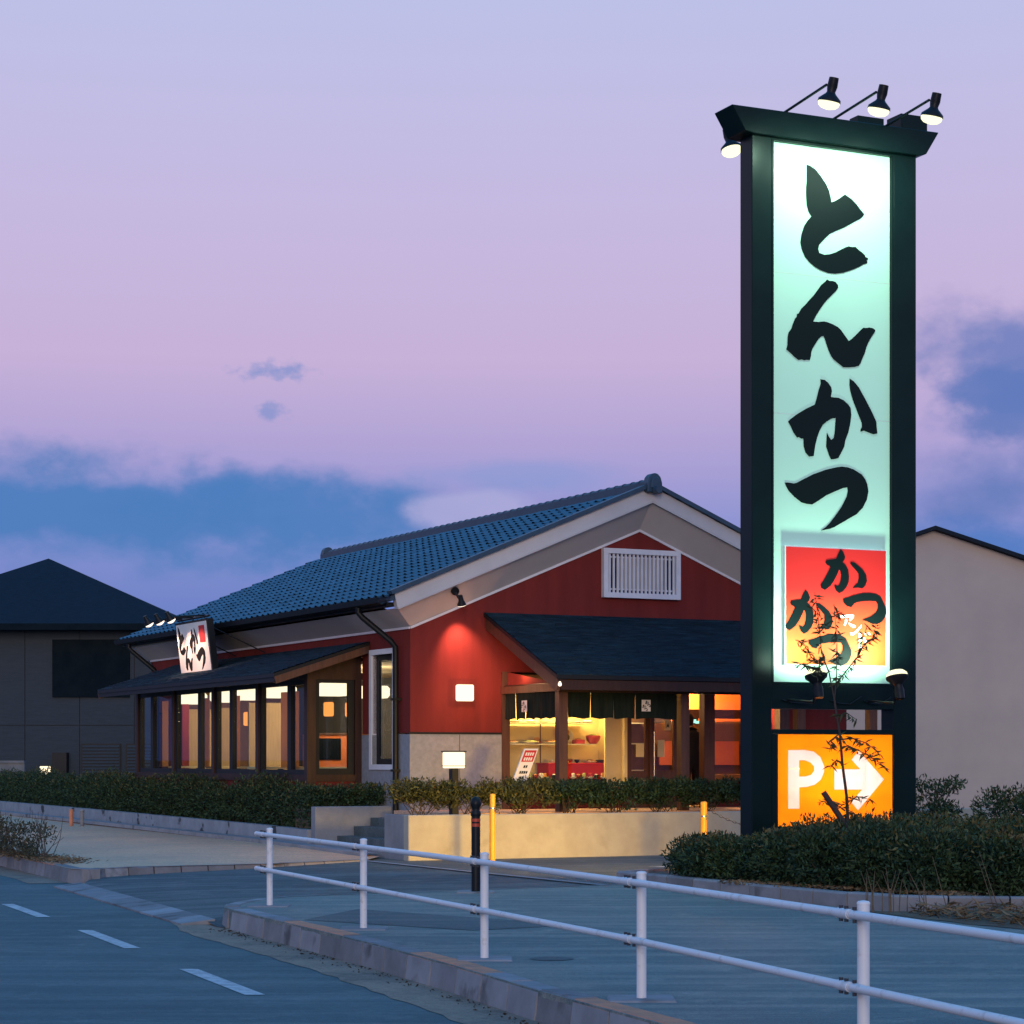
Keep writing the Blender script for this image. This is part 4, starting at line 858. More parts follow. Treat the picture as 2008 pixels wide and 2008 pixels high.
for k, px in enumerate((1014, 1027, 1039, 1049, 1058, 1075, 1083, 1112, 1123, 1133, 1147, 1158, 1172, 1181)):
    pos = ('first', 'second', 'third', 'fourth', 'fifth', 'sixth', 'seventh', 'eighth', 'ninth', 'tenth', 'eleventh', 'twelfth', 'thirteenth', 'last')[k]
    if k % 3 == 2: bowl(X_(px), .2+.0*k, 1.17, .05, 'little bowl in the front row of the shop window, %s from the left' % pos, ('food_gold', 'plate_white')[k % 2], ('bowl_red', 'tray_black')[k % 2], h=.07)
    else: plate(X_(px), .2, 1.17, .065, 'small dish in the front row of the shop window, %s from the left' % pos, ('food_gold', 'food_green', 'bowl_red', 'plate_white')[k % 4], 'plate_white', .09)
part(MB().box(1.92, 3.8, .1, .3, 1.02, 1.168), 'display_ledge', 'tray_black')
# posters on the door
single(MB().box(4.74, 4.88, -.058, -.052, 1.55, 1.85), 'notice', 'cream', 'small yellow notice stuck on the sliding door glass', 'notice', 'B', (4.8, -.05, 1.55))
single(MB().box(4.34, 4.5, .008, .014, 1.55, 1.78), 'notice', 'cream', 'pale notice on the left door pane beside display case', 'notice', 'B', (4.4, .01, 1.55))
pn = single(MB().box(4.88, 5.0, -.07, -.064, 2.02, 2.2), 'notice', 'cream', 'hanging paper tag with brushed writing just below the curtain', 'notice', 'B', (4.9, -.06, 2.02))
MB().add([(4.91, -.072, 2.06), (4.93, -.072, 2.15), (4.945, -.072, 2.1), (4.96, -.072, 2.17), (4.965, -.072, 2.06), (4.94, -.072, 2.09)], [tuple(range(6))]).build('writing', 'ink', pn, org=(4.9, -.06, 2.02))
# exit light
t = thing('exit_light', 'small green and white exit light under the lobby beam', 'light', 'B', (6.9, 2.35, 2.2))
MB().box(6.84, 6.96, 2.3, 2.38, 2.2, 2.27).build('lens', 'exit_green', t); MB().box(6.99, 7.04, 2.3, 2.38, 2.19, 2.24).build('lens', 'exit_green', t); MB().box(6.82, 7.06, 2.381, 2.42, 2.17, 2.3).build('housing', 'frame_dark', t)
# leaning notice board
t = thing('menu_board', 'slanted white notice board with red heading leaning by the porch post', 'notice board', 'B', (1.1, -2.0, .66))
def mbp(a, b, d=0.): return (.80+a*.25+b*.27, -2.12-d, 1.02+b*.66-a*.0)
MB().prism([(0, 0), (1, 0), (1, 1), (0, 1)], lambda a, b: mbp(a, b, 0), lambda a, b: mbp(a, b, -.03)).build('board', 'paper', t)
MB().add([mbp(.08, .68, .004), mbp(.92, .68, .004), mbp(.92, .96, .004), mbp(.08, .96, .004)], [(0, 1, 2, 3)]).build('heading', 'seal_red', t)
m = MB()
for k in range(4):
    for b0 in (.86, .74): m.add([mbp(.2+k*.16, b0-.03, .007), mbp(.31+k*.16, b0-.03, .007), mbp(.31+k*.16, b0+.045, .007), mbp(.2+k*.16, b0+.045, .007)], [(0, 1, 2, 3)])
m.build('heading_lettering', 'paper', t)['kind'] = 'stuff'
m = MB()
for b0, k0, k1 in ((.56, 1, 3), (.42, 0, 4), (.29, 1, 3)):
    for k in range(k0, k1): m.add([mbp(.24+k*.15, b0-.03, .006), mbp(.35+k*.15, b0-.03, .006), mbp(.35+k*.15, b0+.035, .006), mbp(.24+k*.15, b0+.035, .006)], [(0, 1, 2, 3)])
m.build('lettering', 'ink', t)['kind'] = 'stuff'
MB().tube([mbp(.5, .0, -.02), (1.05, -1.9, .66)], .012, 6).build('prop', 'black_metal', t)

# ---------------- person in the doorway, back to the street
def person(fr, x, y, z0):
    o = thing('person', 'person in dark clothing standing inside the entrance behind a porch post', 'person', fr, (x, y, z0))
    J = {0: ((0, 0, .86), .135), 1: ((0, .0, 1.02), .14), 2: ((0, -.01, 1.22), .155), 3: ((0, .02, 1.345), .1), 4: ((-.04, .03, 1.43), .055),
         5: ((.17, 0, 1.29), .075), 6: ((.225, 0, 1.05), .055), 7: ((.22, .1, .86), .042), 8: ((.22, .17, .8), .03),
         9: ((-.17, 0, 1.29), .075), 10: ((-.225, 0, 1.05), .055), 11: ((-.22, .1, .86), .042), 12: ((-.22, .17, .8), .03),
         13: ((.09, 0, .78), .105), 14: ((.1, .015, .45), .07), 15: ((.1, 0, .1), .048), 16: ((.1, .12, .04), .04),
         17: ((-.09, 0, .78), .105), 18: ((-.1, .015, .45), .07), 19: ((-.1, 0, .1), .048), 20: ((-.1, .12, .04), .04)}
    E_ = [(0, 1), (1, 2), (2, 3), (3, 4), (2, 5), (5, 6), (6, 7), (7, 8), (2, 9), (9, 10), (10, 11), (11, 12), (0, 13), (13, 14), (14, 15), (15, 16), (0, 17), (17, 18), (18, 19), (19, 20)]
    me = bpy.data.meshes.new('body'); me.from_pydata([J[i][0] for i in range(21)], E_, []); ob = bpy.data.objects.new('body', me); COL.objects.link(ob); ob.parent = o
    md = ob.modifiers.new('skin', 'SKIN'); md.use_smooth_shade = True
    for i, v in enumerate(me.skin_vertices[0].data): v.radius = (J[i][1], J[i][1]*(.8 if i in (0, 1, 2) else 1)); v.use_root = (i == 0)
    ob.modifiers.new('sub', 'SUBSURF').levels = 2; ob.modifiers['sub'].render_levels = 2; me.materials.append(MT['cloth_dark'])
    MB().lathe([(.03, -.13), (.06, -.11), (.082, -.05), (.09, .02), (.08, .08), (.045, .115), (.005, .122)], (x-.05, y+.045, z0+1.55), 16).build('head', 'skin', o, smooth=True)
    MB().lathe([(.07, -.09), (.092, -.05), (.1, .02), (.09, .085), (.05, .127), (.005, .135)], (x-.05, y+.025, z0+1.55), 16).build('hair', 'cloth_dark', o, smooth=True)
    # fingers of both hands
    for s in (-1, 1):
        m = MB()
        for f in range(5):
            bx = x+s*.22+(f-2)*.016*s; ln = (.045, .07, .078, .072, .058)[f]
            p0 = Vector((bx, y+.18, z0+.795)); p1 = p0+Vector((-.02*s if f == 0 else 0, ln*.5, -.02)); p2 = p1+Vector((0, ln*.25, -.035))
            m.tube([p0, p1, p2], [.009, .008, .006], 6)
        m.build('fingers', 'skin', o)
    return o
person('B', 5.95, .8, FZ)

# ---------------- lamps on the restaurant
t = thing('wall_lamp', 'glowing white square lamp on the red front wall', 'lamp', 'B', (.97, -.06, 2.63))
MB().box(.82, 1.12, -.14, -.02, 2.49, 2.77).build('shade', 'lamp_lantern', t, bevel=.02); MB().box(.9, 1.04, -.02, .0, 2.57, 2.69).build('backplate', 'black_metal', t)
lamp('wall_lamp_light', 'POINT', rb, 'B', (.97, -.2, 2.63), 20.0, (1, .42, .18), size=.08)
t = thing('gable_spotlight', 'small black spotlight fixed under the left gable cove', 'spotlight', 'B', (.72, -.3, 4.05))
MB().lathe([(.07, 0), (.07, .05), (.03, .06)], (.66, -.33, 4.33), 12, (0, -.6, -.3)).build('mount', 'black_metal', t)
MB().tube([(.66, -.36, 4.30), (.72, -.42, 4.17)], .022, 8).build('arm', 'black_metal', t)
MB().lathe([(.035, .12), (.045, .03), (.075, -.03), (.08, -.05)], (.74, -.43, 4.13), 14, (-.25, -.25, .9)).build('shade', 'black_metal', t, smooth=True)
MB().lathe([(.02, -.075), (.07, -.06), (.072, -.045), (.02, -.04)], (.74, -.43, 4.13), 14, (-.25, -.25, .9)).build('bulb', 'bulb_warm', t, smooth=True)
lamp('gable_spot_light', 'SPOT', rb, 'B', (.78, -.38, 4.03), 190, (1, .45, .3), (1.0, .1, 2.9), .04, spot=75, blend=.9)
lamp('porch_light', 'POINT', rb, 'B', (1.6, -.75, 3.0), 14.0, (1, .5, .25), size=.05)
t = thing('porch_bulb', 'tiny bright bulb at the lower left corner of the canopy', 'lamp', 'B', (1.41, -2.68, 2.68))
MB().lathe([(.005, -.03), (.025, -.02), (.03, 0), (.02, .03), (.012, .05)], (1.41, -2.69, 2.7), 10).build('bulb', 'bulb_warm', t, smooth=True); MB().tube([(1.41, -2.69, 2.74), (1.41, -2.66, 2.8)], .015, 6).build('socket', 'black_metal', t)
# garden lanterns
def lantern(x, y, z0, zb, w, h, label, fr='B'):
    t = thing('garden_lantern', label, 'lantern', fr, (x, y, z0), 'garden lanterns')
    MB().box(x-w/2, x+w/2, y-w/2, y+w/2, zb, zb+h).build('shade', 'lamp_lantern', t, bevel=.015)
    MB().box(x-w/2-.015, x+w/2+.015, y-w/2-.015, y+w/2+.015, zb+h, zb+h+.02).build('cap', 'black_metal', t)
    MB().box(x-w/2-.01, x+w/2+.01, y-w/2-.01, y+w/2+.01, zb+h*.12, zb+h*.16).build('band', 'black_metal', t)
    MB().box(x-.06, x+.06, y-.06, y+.06, z0, zb).build('post', 'black_metal', t, bevel=.01)
lantern(-.42, -2.62, .62, 1.37, .27, .25, 'glowing lantern on a black post among the planter shrubs')
lamp('lantern_light', 'POINT', rb, 'B', (-.42, -2.62, 1.8), .8, (1, .75, .45), size=.1)
lantern(-11.65, 56.0, .2, 1.12, .23, .22, 'small glowing lantern over the hedge at far left', 'W')

# ---------------- roof-top hanging sign with three lamps
hs = thing('hanging_sign', 'white tilted sign with black brushed characters and red seal above the bay roof', 'sign', 'B', (-.95, 8.2, 3.2))
HY0, HY1 = 9.13, 7.27
def hp(u, v, d=0.):
    """u along the board from far to near, v from top to bottom; board leans out at the top"""
    b = 1-v; return (-.98-b*.12-d, HY0+(HY1-HY0)*u, 3.22+b*.98)
def hbox(u0, u1, v0, v1, d0, d1, name, mat): return MB().prism([(u0, v0), (u1, v0), (u1, v1), (u0, v1)], lambda a, b: hp(a, b, d0), lambda a, b: hp(a, b, d1)).build(name, mat, hs)
hbox(-.035, 1.035, -.045, 1.045, -.12, .004, 'sign_box', 'black_metal'); hbox(0, 1, 0, 1, .005, .012, 'sign_face', 'paper')
hbox(.75, .93, .075, .41, .013, .018, 'seal', 'seal_red')
def fit(keys, u0, u1, v0, v1):
    pts = [p for k in keys for p in GL[k]]; a0 = min(p[0] for p in pts); a1 = max(p[0] for p in pts); c0 = min(p[1] for p in pts); c1 = max(p[1] for p in pts)
    m = MB()
    for k in keys: m.prism(GL[k], lambda a, c: hp(u0+(u1-u0)*(a-a0)/(a1-a0), v1-(v1-v0)*(c-c0)/(c1-c0), .013), lambda a, c: hp(u0+(u1-u0)*(a-a0)/(a1-a0), v1-(v1-v0)*(c-c0)/(c1-c0), .016))
    m.build('lettering', 'ink', hs)
fit(['to'], .04, .25, .04, .62); fit(['n'], .19, .44, .43, .955); fit(['ka', 'ka_d'], .39, .68, .10, .62); fit(['tsu'], .57, .87, .5, .955)
for k, u in enumerate((.12, .5, .88)):
    a = Vector(hp(u, -.02, -.05)); b = a+Vector((-.62, .3, .06)); MB().tube([a, a+Vector((0, 0, .1)), b], .018, 8).build('lamp_arm', 'black_metal', hs)
    MB().lathe([(.04, .12), (.05, .04), (.1, -.05), (.105, -.07)], tuple(b), 14, (-.5, 0, .85)).build('lamp_shade', 'black_metal', hs, smooth=True)
    MB().lathe([(.03, -.12), (.085, -.09), (.09, -.06), (.03, -.05)], tuple(b), 14, (-.5, 0, .85)).build('bulb', 'bulb_warm', hs, smooth=True)
    lamp('hanging_sign_light', 'SPOT', hs, 'B', (b.x+.06, b.y, b.z-.13), 75, (1, .6, .4), hp(u+.0, .9), .05, spot=85, blend=.8)
MB().tube([hp(-.02, -.1, -.06), hp(1.0, -.1, -.06)], .025, 8).build('lamp_rail', 'black_metal', hs)
for u in (.05, .95):
    MB().tube([hp(u, .1, -.1), (-.08, HY0+(HY1-HY0)*u-.6, 3.58)], .012, 6).build('stay', 'black_metal', hs); MB().tube([hp(u, .98, -.06), (-.85, HY0+(HY1-HY0)*u, 3.22)], .03, 6).build('foot', 'black_metal', hs)

# ================================================================ PYLON SIGN
ps = thing('pylon_sign', 'tall black framed pylon sign with white panel and black brushed characters', 'sign', 'S', (0, 0, 0))
def sp(mb, name, mat, par=ps, **k): return mb.build(name, mat, par, **k)
SD = .27
for x0, x1 in ((-1.12, -.85), (.845, 1.17)): sp(MB().box(x0, x1, 0, SD, 0, 8.77), 'upright', 'black_paint', bevel=.008)
sp(MB().box(-.85, .845, .006, SD-.006, 2.1, 2.385).box(-.85, .845, .0, SD, 1.8, 1.857), 'crossbar', 'black_paint', bevel=.004)
bt = [(-1.43, 9.05), (-1.25, 8.77), (-1.12, 8.75), (1.17, 8.75), (1.27, 8.78), (1.45, 9.06)]
sp(MB().prism(bt, lambda a, b: (a, -.07, b), lambda a, b: (a, SD+.07, b)), 'top_beam', 'black_paint', bevel=.008)
PF = .05
sp(MB().box(-.85, .845, PF, SD-PF, 2.385, 8.752), 'white_panel', 'panel_white')
for z in (3.95, 5.55, 7.2): sp(MB().box(-.85, .845, PF-.0012, PF-.0002, z, z+.004), 'panel_seam', 'trim_white')
sp(MB().box(-.85, -.825, .0, PF, 2.387, 8.75).box(.82, .845, .0, PF, 2.387, 8.75).box(-.825, .82, .0, PF, 2.387, 2.41).box(-.825, .82, 0, PF, 8.72, 8.75), 'panel_frame', 'black_paint')
for ks, nm in ((['to'], 'lettering'), (['n'], 'lettering'), (['ka', 'ka_d'], 'lettering'), (['tsu'], 'lettering')):
    m = MB()
    for k in ks: m.prism(GL[k], lambda a, b: (a, PF-.008, b), lambda a, b: (a, PF-.001, b))
    sp(m, nm, 'ink_gloss')
lg = sp(MB().box(-.69, .726, PF-.075, PF-.001, 2.611, 4.003), 'logo_panel', 'white_print')
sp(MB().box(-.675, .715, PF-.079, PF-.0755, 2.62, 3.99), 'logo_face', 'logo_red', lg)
for k in ('lk1', 'ld1', 'lt1', 'lk2', 'ld2', 'lt2'): sp(MB().prism(GL[k], lambda a, b: (a, PF-.086, b), lambda a, b: (a, PF-.0795, b)), 'logo_lettering', 'ink_gloss', lg)
for k in ('a1', 'a2', 'n1', 'n2', 'd1', 'd2', 'd3', 'd4'): sp(MB().prism(GL[k], lambda a, b: (a, PF-.086, b), lambda a, b: (a, PF-.0795, b)), 'logo_lettering', 'white_print', lg)
# parking box, lit from inside, both faces
bx = sp(MB().box(-.845, -.76, .012, SD-.012, .1, 1.799).box(.88, .8451, .013, SD-.013, .1, 1.799).box(-.76, .845, .02, SD-.02, .1, .72), 'parking_box', 'black_paint')
def cut_face(y, name, letters):
    cu = bpy.data.curves.new(name, 'CURVE'); cu.dimensions = '2D'; cu.fill_mode = 'BOTH'; cu.extrude = .003
    for pl in [[(-.76, .72), (.845, .72), (.845, 1.8), (-.76, 1.8)]]+letters:
        s = cu.splines.new('POLY'); s.points.add(len(pl)-1); s.use_cyclic_u = True
        for pt, (a, b) in zip(s.points, pl): pt.co = (a, b, 0, 1)
    tmp = bpy.data.objects.new(name, cu); COL.objects.link(tmp); dg = bpy.context.evaluated_depsgraph_get(); me = bpy.data.meshes.new_from_object(tmp.evaluated_get(dg)); bpy.data.objects.remove(tmp)
    me.materials.clear(); me.materials.append(MT['parking_face']); o = bpy.data.objects.new(name, me); COL.objects.link(o); o.parent = bx; o.location = (0, y, 0); o.rotation_euler = (R(90), 0, 0)
    return o
Pout, Phole = GL['P'][:12], GL['P'][14:22]
cut_face(.033, 'parking_face', [Pout, Phole, GL['arrow']]); cut_face(SD-.033, 'parking_face', [])
pc = bpy.data.meshes.new('parking_lettering')
sp(MB().prism(GL['arrow'], lambda a, b: (a, .0305, b), lambda a, b: (a, .0355, b)), 'parking_lettering', 'parking_white', bx)
sp(MB().prism(GL['P'], lambda a, b: (a, .0305, b), lambda a, b: (a, .0355, b)), 'parking_lettering', 'parking_white', bx)
for z in (1.08, 1.26, 1.44): sp(MB().tube([(-.38, SD/2, z), (.48, SD/2, z)], .016, 8), 'tube_lamp', 'tube_box', bx)
for tx, pw_, sx_ in ((-1.75, 62, -.35), (1.1, 58, .45)):  # yellow area lights added behind the box, stronger than its face, to brighten planter wall
    lamp('added_wall_light', 'AREA', ps, 'S', (sx_, SD+.02, 1.25), pw_, (1, .58, .085), (tx, 9, .0), .75, .95).data.spread = R(42)
# lamps over and under the panel
def flood(x, y, z, ax, pts, tgt, power, label=None, spot=120):
    f = sp(MB().tube(pts, .016, 8), 'lamp_arm', 'black_metal')
    A = Vector(ax).normalized(); c = Vector((x, y, z))
    sp(MB().lathe([(.055, .27), (.06, .17), (.048, .11), (.06, .09), (.128, .03), (.133, 0), (.125, 0), (.118, .02)], tuple(c), 18, tuple(A)), 'lamp_shade', 'black_metal', f, smooth=True)
    sp(MB().lathe([(.11, .02), (.126, -.01), (.118, -.04), (.085, -.068), (.03, -.082), (.005, -.083)], tuple(c), 18, tuple(A)), 'bulb', 'bulb_green', f, smooth=True)
    p = c-A*.13
    lamp('pylon_flood', 'SPOT', ps, 'S', tuple(p), power, (.62, 1, .74), tgt, .12, spot=spot, blend=1)
for x in (-.68, -.01, .72):
    flood(x, -.95, 8.93, (.1, -.25, 1), [(x, -.06, 9.0), (x, .02, 9.06), (x, -.9, 9.14)], (x*.9, PF, 7.5), 100, spot=168)
flood(-.68, SD+.95, 8.93, (-.1, .25, 1), [(-.68, SD+.06, 9.0), (-.68, SD-.02, 9.06), (-.68, SD+.9, 9.14)], (-.6, SD-PF, 6.6), 60)
for x in (-.63, .48):
    flood(x, -.6, 2.47, (0, -.25, -1), [(x, .01, 2.2), (x, -.55, 2.16), (x, -.58, 2.25)], (x*.7+.05, PF, 3.2), 165, spot=140)
for x0, x1 in ((-.72, -.2), (-.05, .38), (.42, .8)):
    sp(MB().tube([(x0, -.012, 2.2), (x0+(x1-x0)*.25, -.03, 2.165), (x0+(x1-x0)*.6, -.035, 2.16), (x1, -.012, 2.25)], .009, 6), 'cable', 'black_metal', smooth=True)
for x0, x1, d0, d1, h in ((.35, .72, .02, .2, .11), (.95, 1.33, .0, .3, .2)):
    sp(MB().box(x0, x1, d0, d1, 9.05, 9.05+h).box(x0+.02, x1-.02, d0-.006, d0, 9.07, 9.05+h*.45), 'ballast_box', 'black_paint', bevel=.006)
# ================================================================ STREET FURNITURE
# white pipe guard rail
POSTS = [(-2.483, 23.0), (-1.315, 19.88), (-.207, 16.88), (.81, 14.04), (1.738, 11.1), (2.68, 8.15)]
g = thing('guard_rail', 'white pipe guard rail of posts and two rails along the pavement edge', 'guard rail', 'W', (.81, 14.04, 0))
dirs = []
for i, (x, y) in enumerate(POSTS):
    a = Vector(POSTS[max(i-1, 0)]); b = Vector(POSTS[min(i+1, len(POSTS)-1)]); d = (b-a).normalized(); dirs.append(d); nrm = Vector((d.y, -d.x))*-1
    nrm = Vector((-d.y, d.x)); nrm = nrm if nrm.x < 0 else -nrm
    po = MB().tube([(x, y, -.02), (x, y, .79)], .0315, 18).build('post', 'rail_white', g, smooth=True)
    MB().lathe([(.0335, 0), (.034, .008), (.027, .016), (.005, .02)], (x, y, .785), 20).build('cap', 'rail_white', po, smooth=True)
    MB().hexa([(x-.22, y-.2, -.01), (x+.22, y-.2, -.01), (x+.22, y+.2, -.01), (x-.22, y+.2, -.01), (x-.2, y-.18, .012), (x+.2, y-.18, .012), (x+.2, y+.18, .012), (x-.2, y+.18, .012)]).build('footing', 'kerb', po)
RAILZ = (.735, .375)
for zi_ in RAILZ:
    for i in range(len(POSTS)-1):
        x0, y0 = POSTS[i]; x1, y1 = POSTS[i+1]; d = (Vector((x1-x0, y1-y0))).normalized(); nrm = Vector((d.y, -d.x)); nrm = nrm if nrm.x < 0 else -nrm
        off = nrm*.058; a = Vector((x0, y0))+off-d*(.32 if i == 0 else -.0); b = Vector((x1, y1))+off
        a3 = a.to_3d()+Vector((0, 0, zi_)); b3 = b.to_3d()+Vector((0, 0, zi_))
        ra = MB().tube([a3, b3-d.to_3d()*.012], .0225, 14).build('rail', 'rail_white', g, smooth=True)
        if i == 0: MB().lathe([(.024, 0), (.024, .02), (.014, .034), (.004, .038)], tuple(a3+d.to_3d()*.01), 14, tuple(-d.to_3d())).build('end_cap', 'rail_white', ra, smooth=True)
        for P_, (px, py) in ((a if i else a+d*.32, POSTS[i]),) if True else ():
            c = Vector((px, py))+off; c3 = c.to_3d()+Vector((0, 0, zi_))
            MB().tube([c3-d.to_3d()*.16, c3-d.to_3d()*.03], .0265, 14).build('sleeve', 'rail_white', ra, smooth=True)
            MB().bar(c3, (px, py, zi_), .06, .035).build('bracket', 'rail_white', ra)
            for s in (-.13, -.07, .02):
                q = c3+d.to_3d()*s
                MB().lathe([(.011, -.04), (.011, -.024)], tuple(q), 8).build('bolt', 'bolt_dark', ra); MB().lathe([(.011, .024), (.011, .04)], tuple(q), 8).build('bolt', 'bolt_dark', ra)
# bollards
t = thing('bollard', 'tall black bollard with rounded head and two orange bands', 'bollard', 'W', (-.41, 25.4, 0))
MB().tube([(-.41, 25.4, -.02), (-.41, 25.4, .86)], .05, 20).build('post', 'black_metal', t, smooth=True)
MB().lathe([(.05, 0), (.058, .015), (.058, .045), (.042, .07), (.045, .09), (.06, .12), (.063, .155), (.052, .195), (.028, .218), (.005, .225)], (-.41, 25.4, .86), 20).build('head', 'black_metal', t, smooth=True)
for z in (.745, .80): MB().tube([(-.41, 25.4, z), (-.41, 25.4, z+.035)], .0525, 20).build('band', 'bollard_band', t, smooth=True)
MB().box(-.62, -.2, 25.2, 25.6, -.01, .012).build('footing', 'kerb', t)
def ybollard(x, y, h, r, label):
    t = thing('yellow_bollard', label, 'bollard', 'W', (x, y, 0), 'yellow bollards before the planter wall')
    MB().tube([(x, y, -.03), (x, y, h)], r, 18).build('post', 'yellow_paint', t, smooth=True)
    MB().lathe([(r*1.03, 0), (r*1.03, .012), (r*.8, .028), (.005, .034)], (x, y, h-.005), 18).build('cap', 'yellow_paint', t, smooth=True)
    MB().tube([(x, y, h-.2), (x, y, h-.18)], r*1.06, 18).build('ring', 'chrome', t, smooth=True)
    MB().box(x+r*.6, x+r*1.3, y-r*.9, y-r*.7, h-.24, h-.16).build('hook', 'bolt_dark', t)
    return t
ybollard(-.29, 33.4, .97, .043, 'slim yellow bollard beside the black bollard')
ybollard(2.82, 33.0, .86, .05, 'yellow bollard with a chain just left of the pylon hedge')
ch = MB(); 
for k in range(26):
    f0 = k/26; x = 2.87+1.3*f0; z = .79-.9*f0+.75*f0*f0; d = Vector((1.3, 0, -.9+1.5*f0)).normalized()
    c = Vector((x, 33.0, z)); a = d; b = Vector((0, 1, 0)) if k % 2 else d.cross(Vector((0, 1, 0)))
    ch.tube([c+a*.03*math.cos(q*.785)+b*.014*math.sin(q*.785) for q in range(9)], .005, 5, caps=False)
single(ch, 'chain', 'bolt_dark', 'thin dark chain hanging from the yellow bollard toward the hedge', 'chain', 'W', (2.87, 33.0, .8))
# marker posts at the far hedge
for k, (x, y, mt) in enumerate(((-9.35, 47.6, 'kerb_orange'), (-9.1, 47.5, 'kerb'))):
    t = thing('marker_post', ('dull yellow post standing before the far left hedge', 'slim pale post beside the dull yellow one')[k], 'post', 'W', (x, y, .1), 'marker posts by far hedge')
    MB().tube([(x, y, .05), (x, y, .42)], .045, 12).build('shaft', mt, t, smooth=True); MB().lathe([(.055, 0), (.04, .03), (.005, .04)], (x, y, .42), 12).build('cap', mt, t, smooth=True)

# ================================================================ NEIGHBOURS
nb = thing('dark_house', 'dark grey sided house with black hipped roof beyond the restaurant, at left', 'building', 'W', (-12.8, 62, 0))
WX0, WX1, WY, WY1 = -21.2, -9.0, 62.6, 72
MB().box(WX0, WX1, WY, WY1, 0, 5.3).build('wall', 'siding_joint', nb)
for i in range(8):
    for z0, z1 in ((.4, 2.45), (2.47, 5.28)):
        x0 = WX0+i*1.525
        if z0 > 1 and i in (3, 4, 5, 6):   # around the big dark window
            pass
        MB().box(x0+.012, x0+1.513, WY-.04, WY-.001, z0, z1).build('siding_panel', 'siding', nb)
wn = MB().box(-12.8, -10.65, WY-.12, WY-.041, 3.25, 4.85).build('window', 'void', nb)
MB().box(-12.72, -11.75, WY-.125, WY-.121, 3.33, 4.77).build('pane', 'void', wn); MB().box(-11.7, -10.73, WY-.125, WY-.121, 3.33, 4.77).build('pane', 'void', wn)
ax, ay, az = -13.65, 66.3, 7.4
ev = [(-18.6, 61.9, 5.2), (-8.67, 61.9, 5.2), (-8.67, 72.7, 5.2), (-18.6, 72.7, 5.2)]
MB().add(ev+[(ax, ay-.2, 7.43), (ax, ay+.6, 7.43)], [(0, 1, 4), (1, 2, 5, 4), (2, 3, 5), (3, 0, 4, 5), (3, 2, 1, 0)]).build('roof', 'roof_dark', nb)
MB().box(-18.65, -8.62, 61.85, 61.95, 5.08, 5.26).build('eave_gutter', 'void', nb)
MB().add([(-26, 61.9, 5.2), (-18.61, 61.9, 5.2), (-18.61, 72, 5.2), (-26, 72, 5.2), (-26, 66, 6.6), (-18.61, 66, 6.6)], [(0, 1, 5, 4), (1, 2, 5), (2, 3, 4, 5)]).build('wing_roof', 'roof_dark', nb)
for k in range(2):
    x0 = -12.0+k*1.25; lv = MB().box(x0, x0+1.1, WY-.1, WY-.041, 1.1, 1.95).build('louvre', 'frame_dark', nb)
    for j in range(9): MB().hexa([(x0+.04, WY-.13, 1.14+j*.088), (x0+1.06, WY-.13, 1.14+j*.088), (x0+1.06, WY-.1005, 1.19+j*.088), (x0+.04, WY-.1005, 1.19+j*.088), (x0+.04, WY-.13, 1.15+j*.088), (x0+1.06, WY-.13, 1.15+j*.088), (x0+1.06, WY-.1005, 1.2+j*.088), (x0+.04, WY-.1005, 1.2+j*.088)]).build('slat', 'siding', lv)
MB().box(-12.75, -12.35, WY-.4, WY-.041, .9, 1.7).build('meter_box', 'frame_dark', nb)
single(MB().box(-26, -12.6, 58.0, 58.15, 0, 1.42).box(-26, -12.6, 57.96, 58.19, 1.42, 1.48), 'boundary_wall', 'low_wall', 'low pale boundary wall before the dark house at far left', 'wall', 'W', (-18, 58, 0))
bb = thing('beige_house', 'plain beige rendered gable wall of a neighbouring building, right of the pylon sign', 'building', 'W', (10.9, 58, 0))
gpb = [(6.4, 0), (16.5, 0), (16.5, 5.55), (10.9, 7.42), (6.4, 5.9)]
MB().prism(gpb, lambda a, b: (a, 58, b), lambda a, b: (a, 70, b)).build('wall', 'beige_wall', bb)
MB().hexa([(10.9, 57.75, 7.43), (16.9, 57.75, 5.43), (16.9, 70.2, 5.43), (10.9, 70.2, 7.43), (10.9, 57.75, 7.53), (16.9, 57.75, 5.53), (16.9, 70.2, 5.53), (10.9, 70.2, 7.53)]).build('roof', 'roof_dark', bb)
MB().hexa([(10.9, 57.75, 7.43), (6.0, 57.75, 5.78), (6.0, 70.2, 5.78), (10.9, 70.2, 7.43), (10.9, 57.75, 7.53), (6.0, 57.75, 5.88), (6.0, 70.2, 5.88), (10.9, 70.2, 7.53)]).build('roof', 'roof_dark', bb)

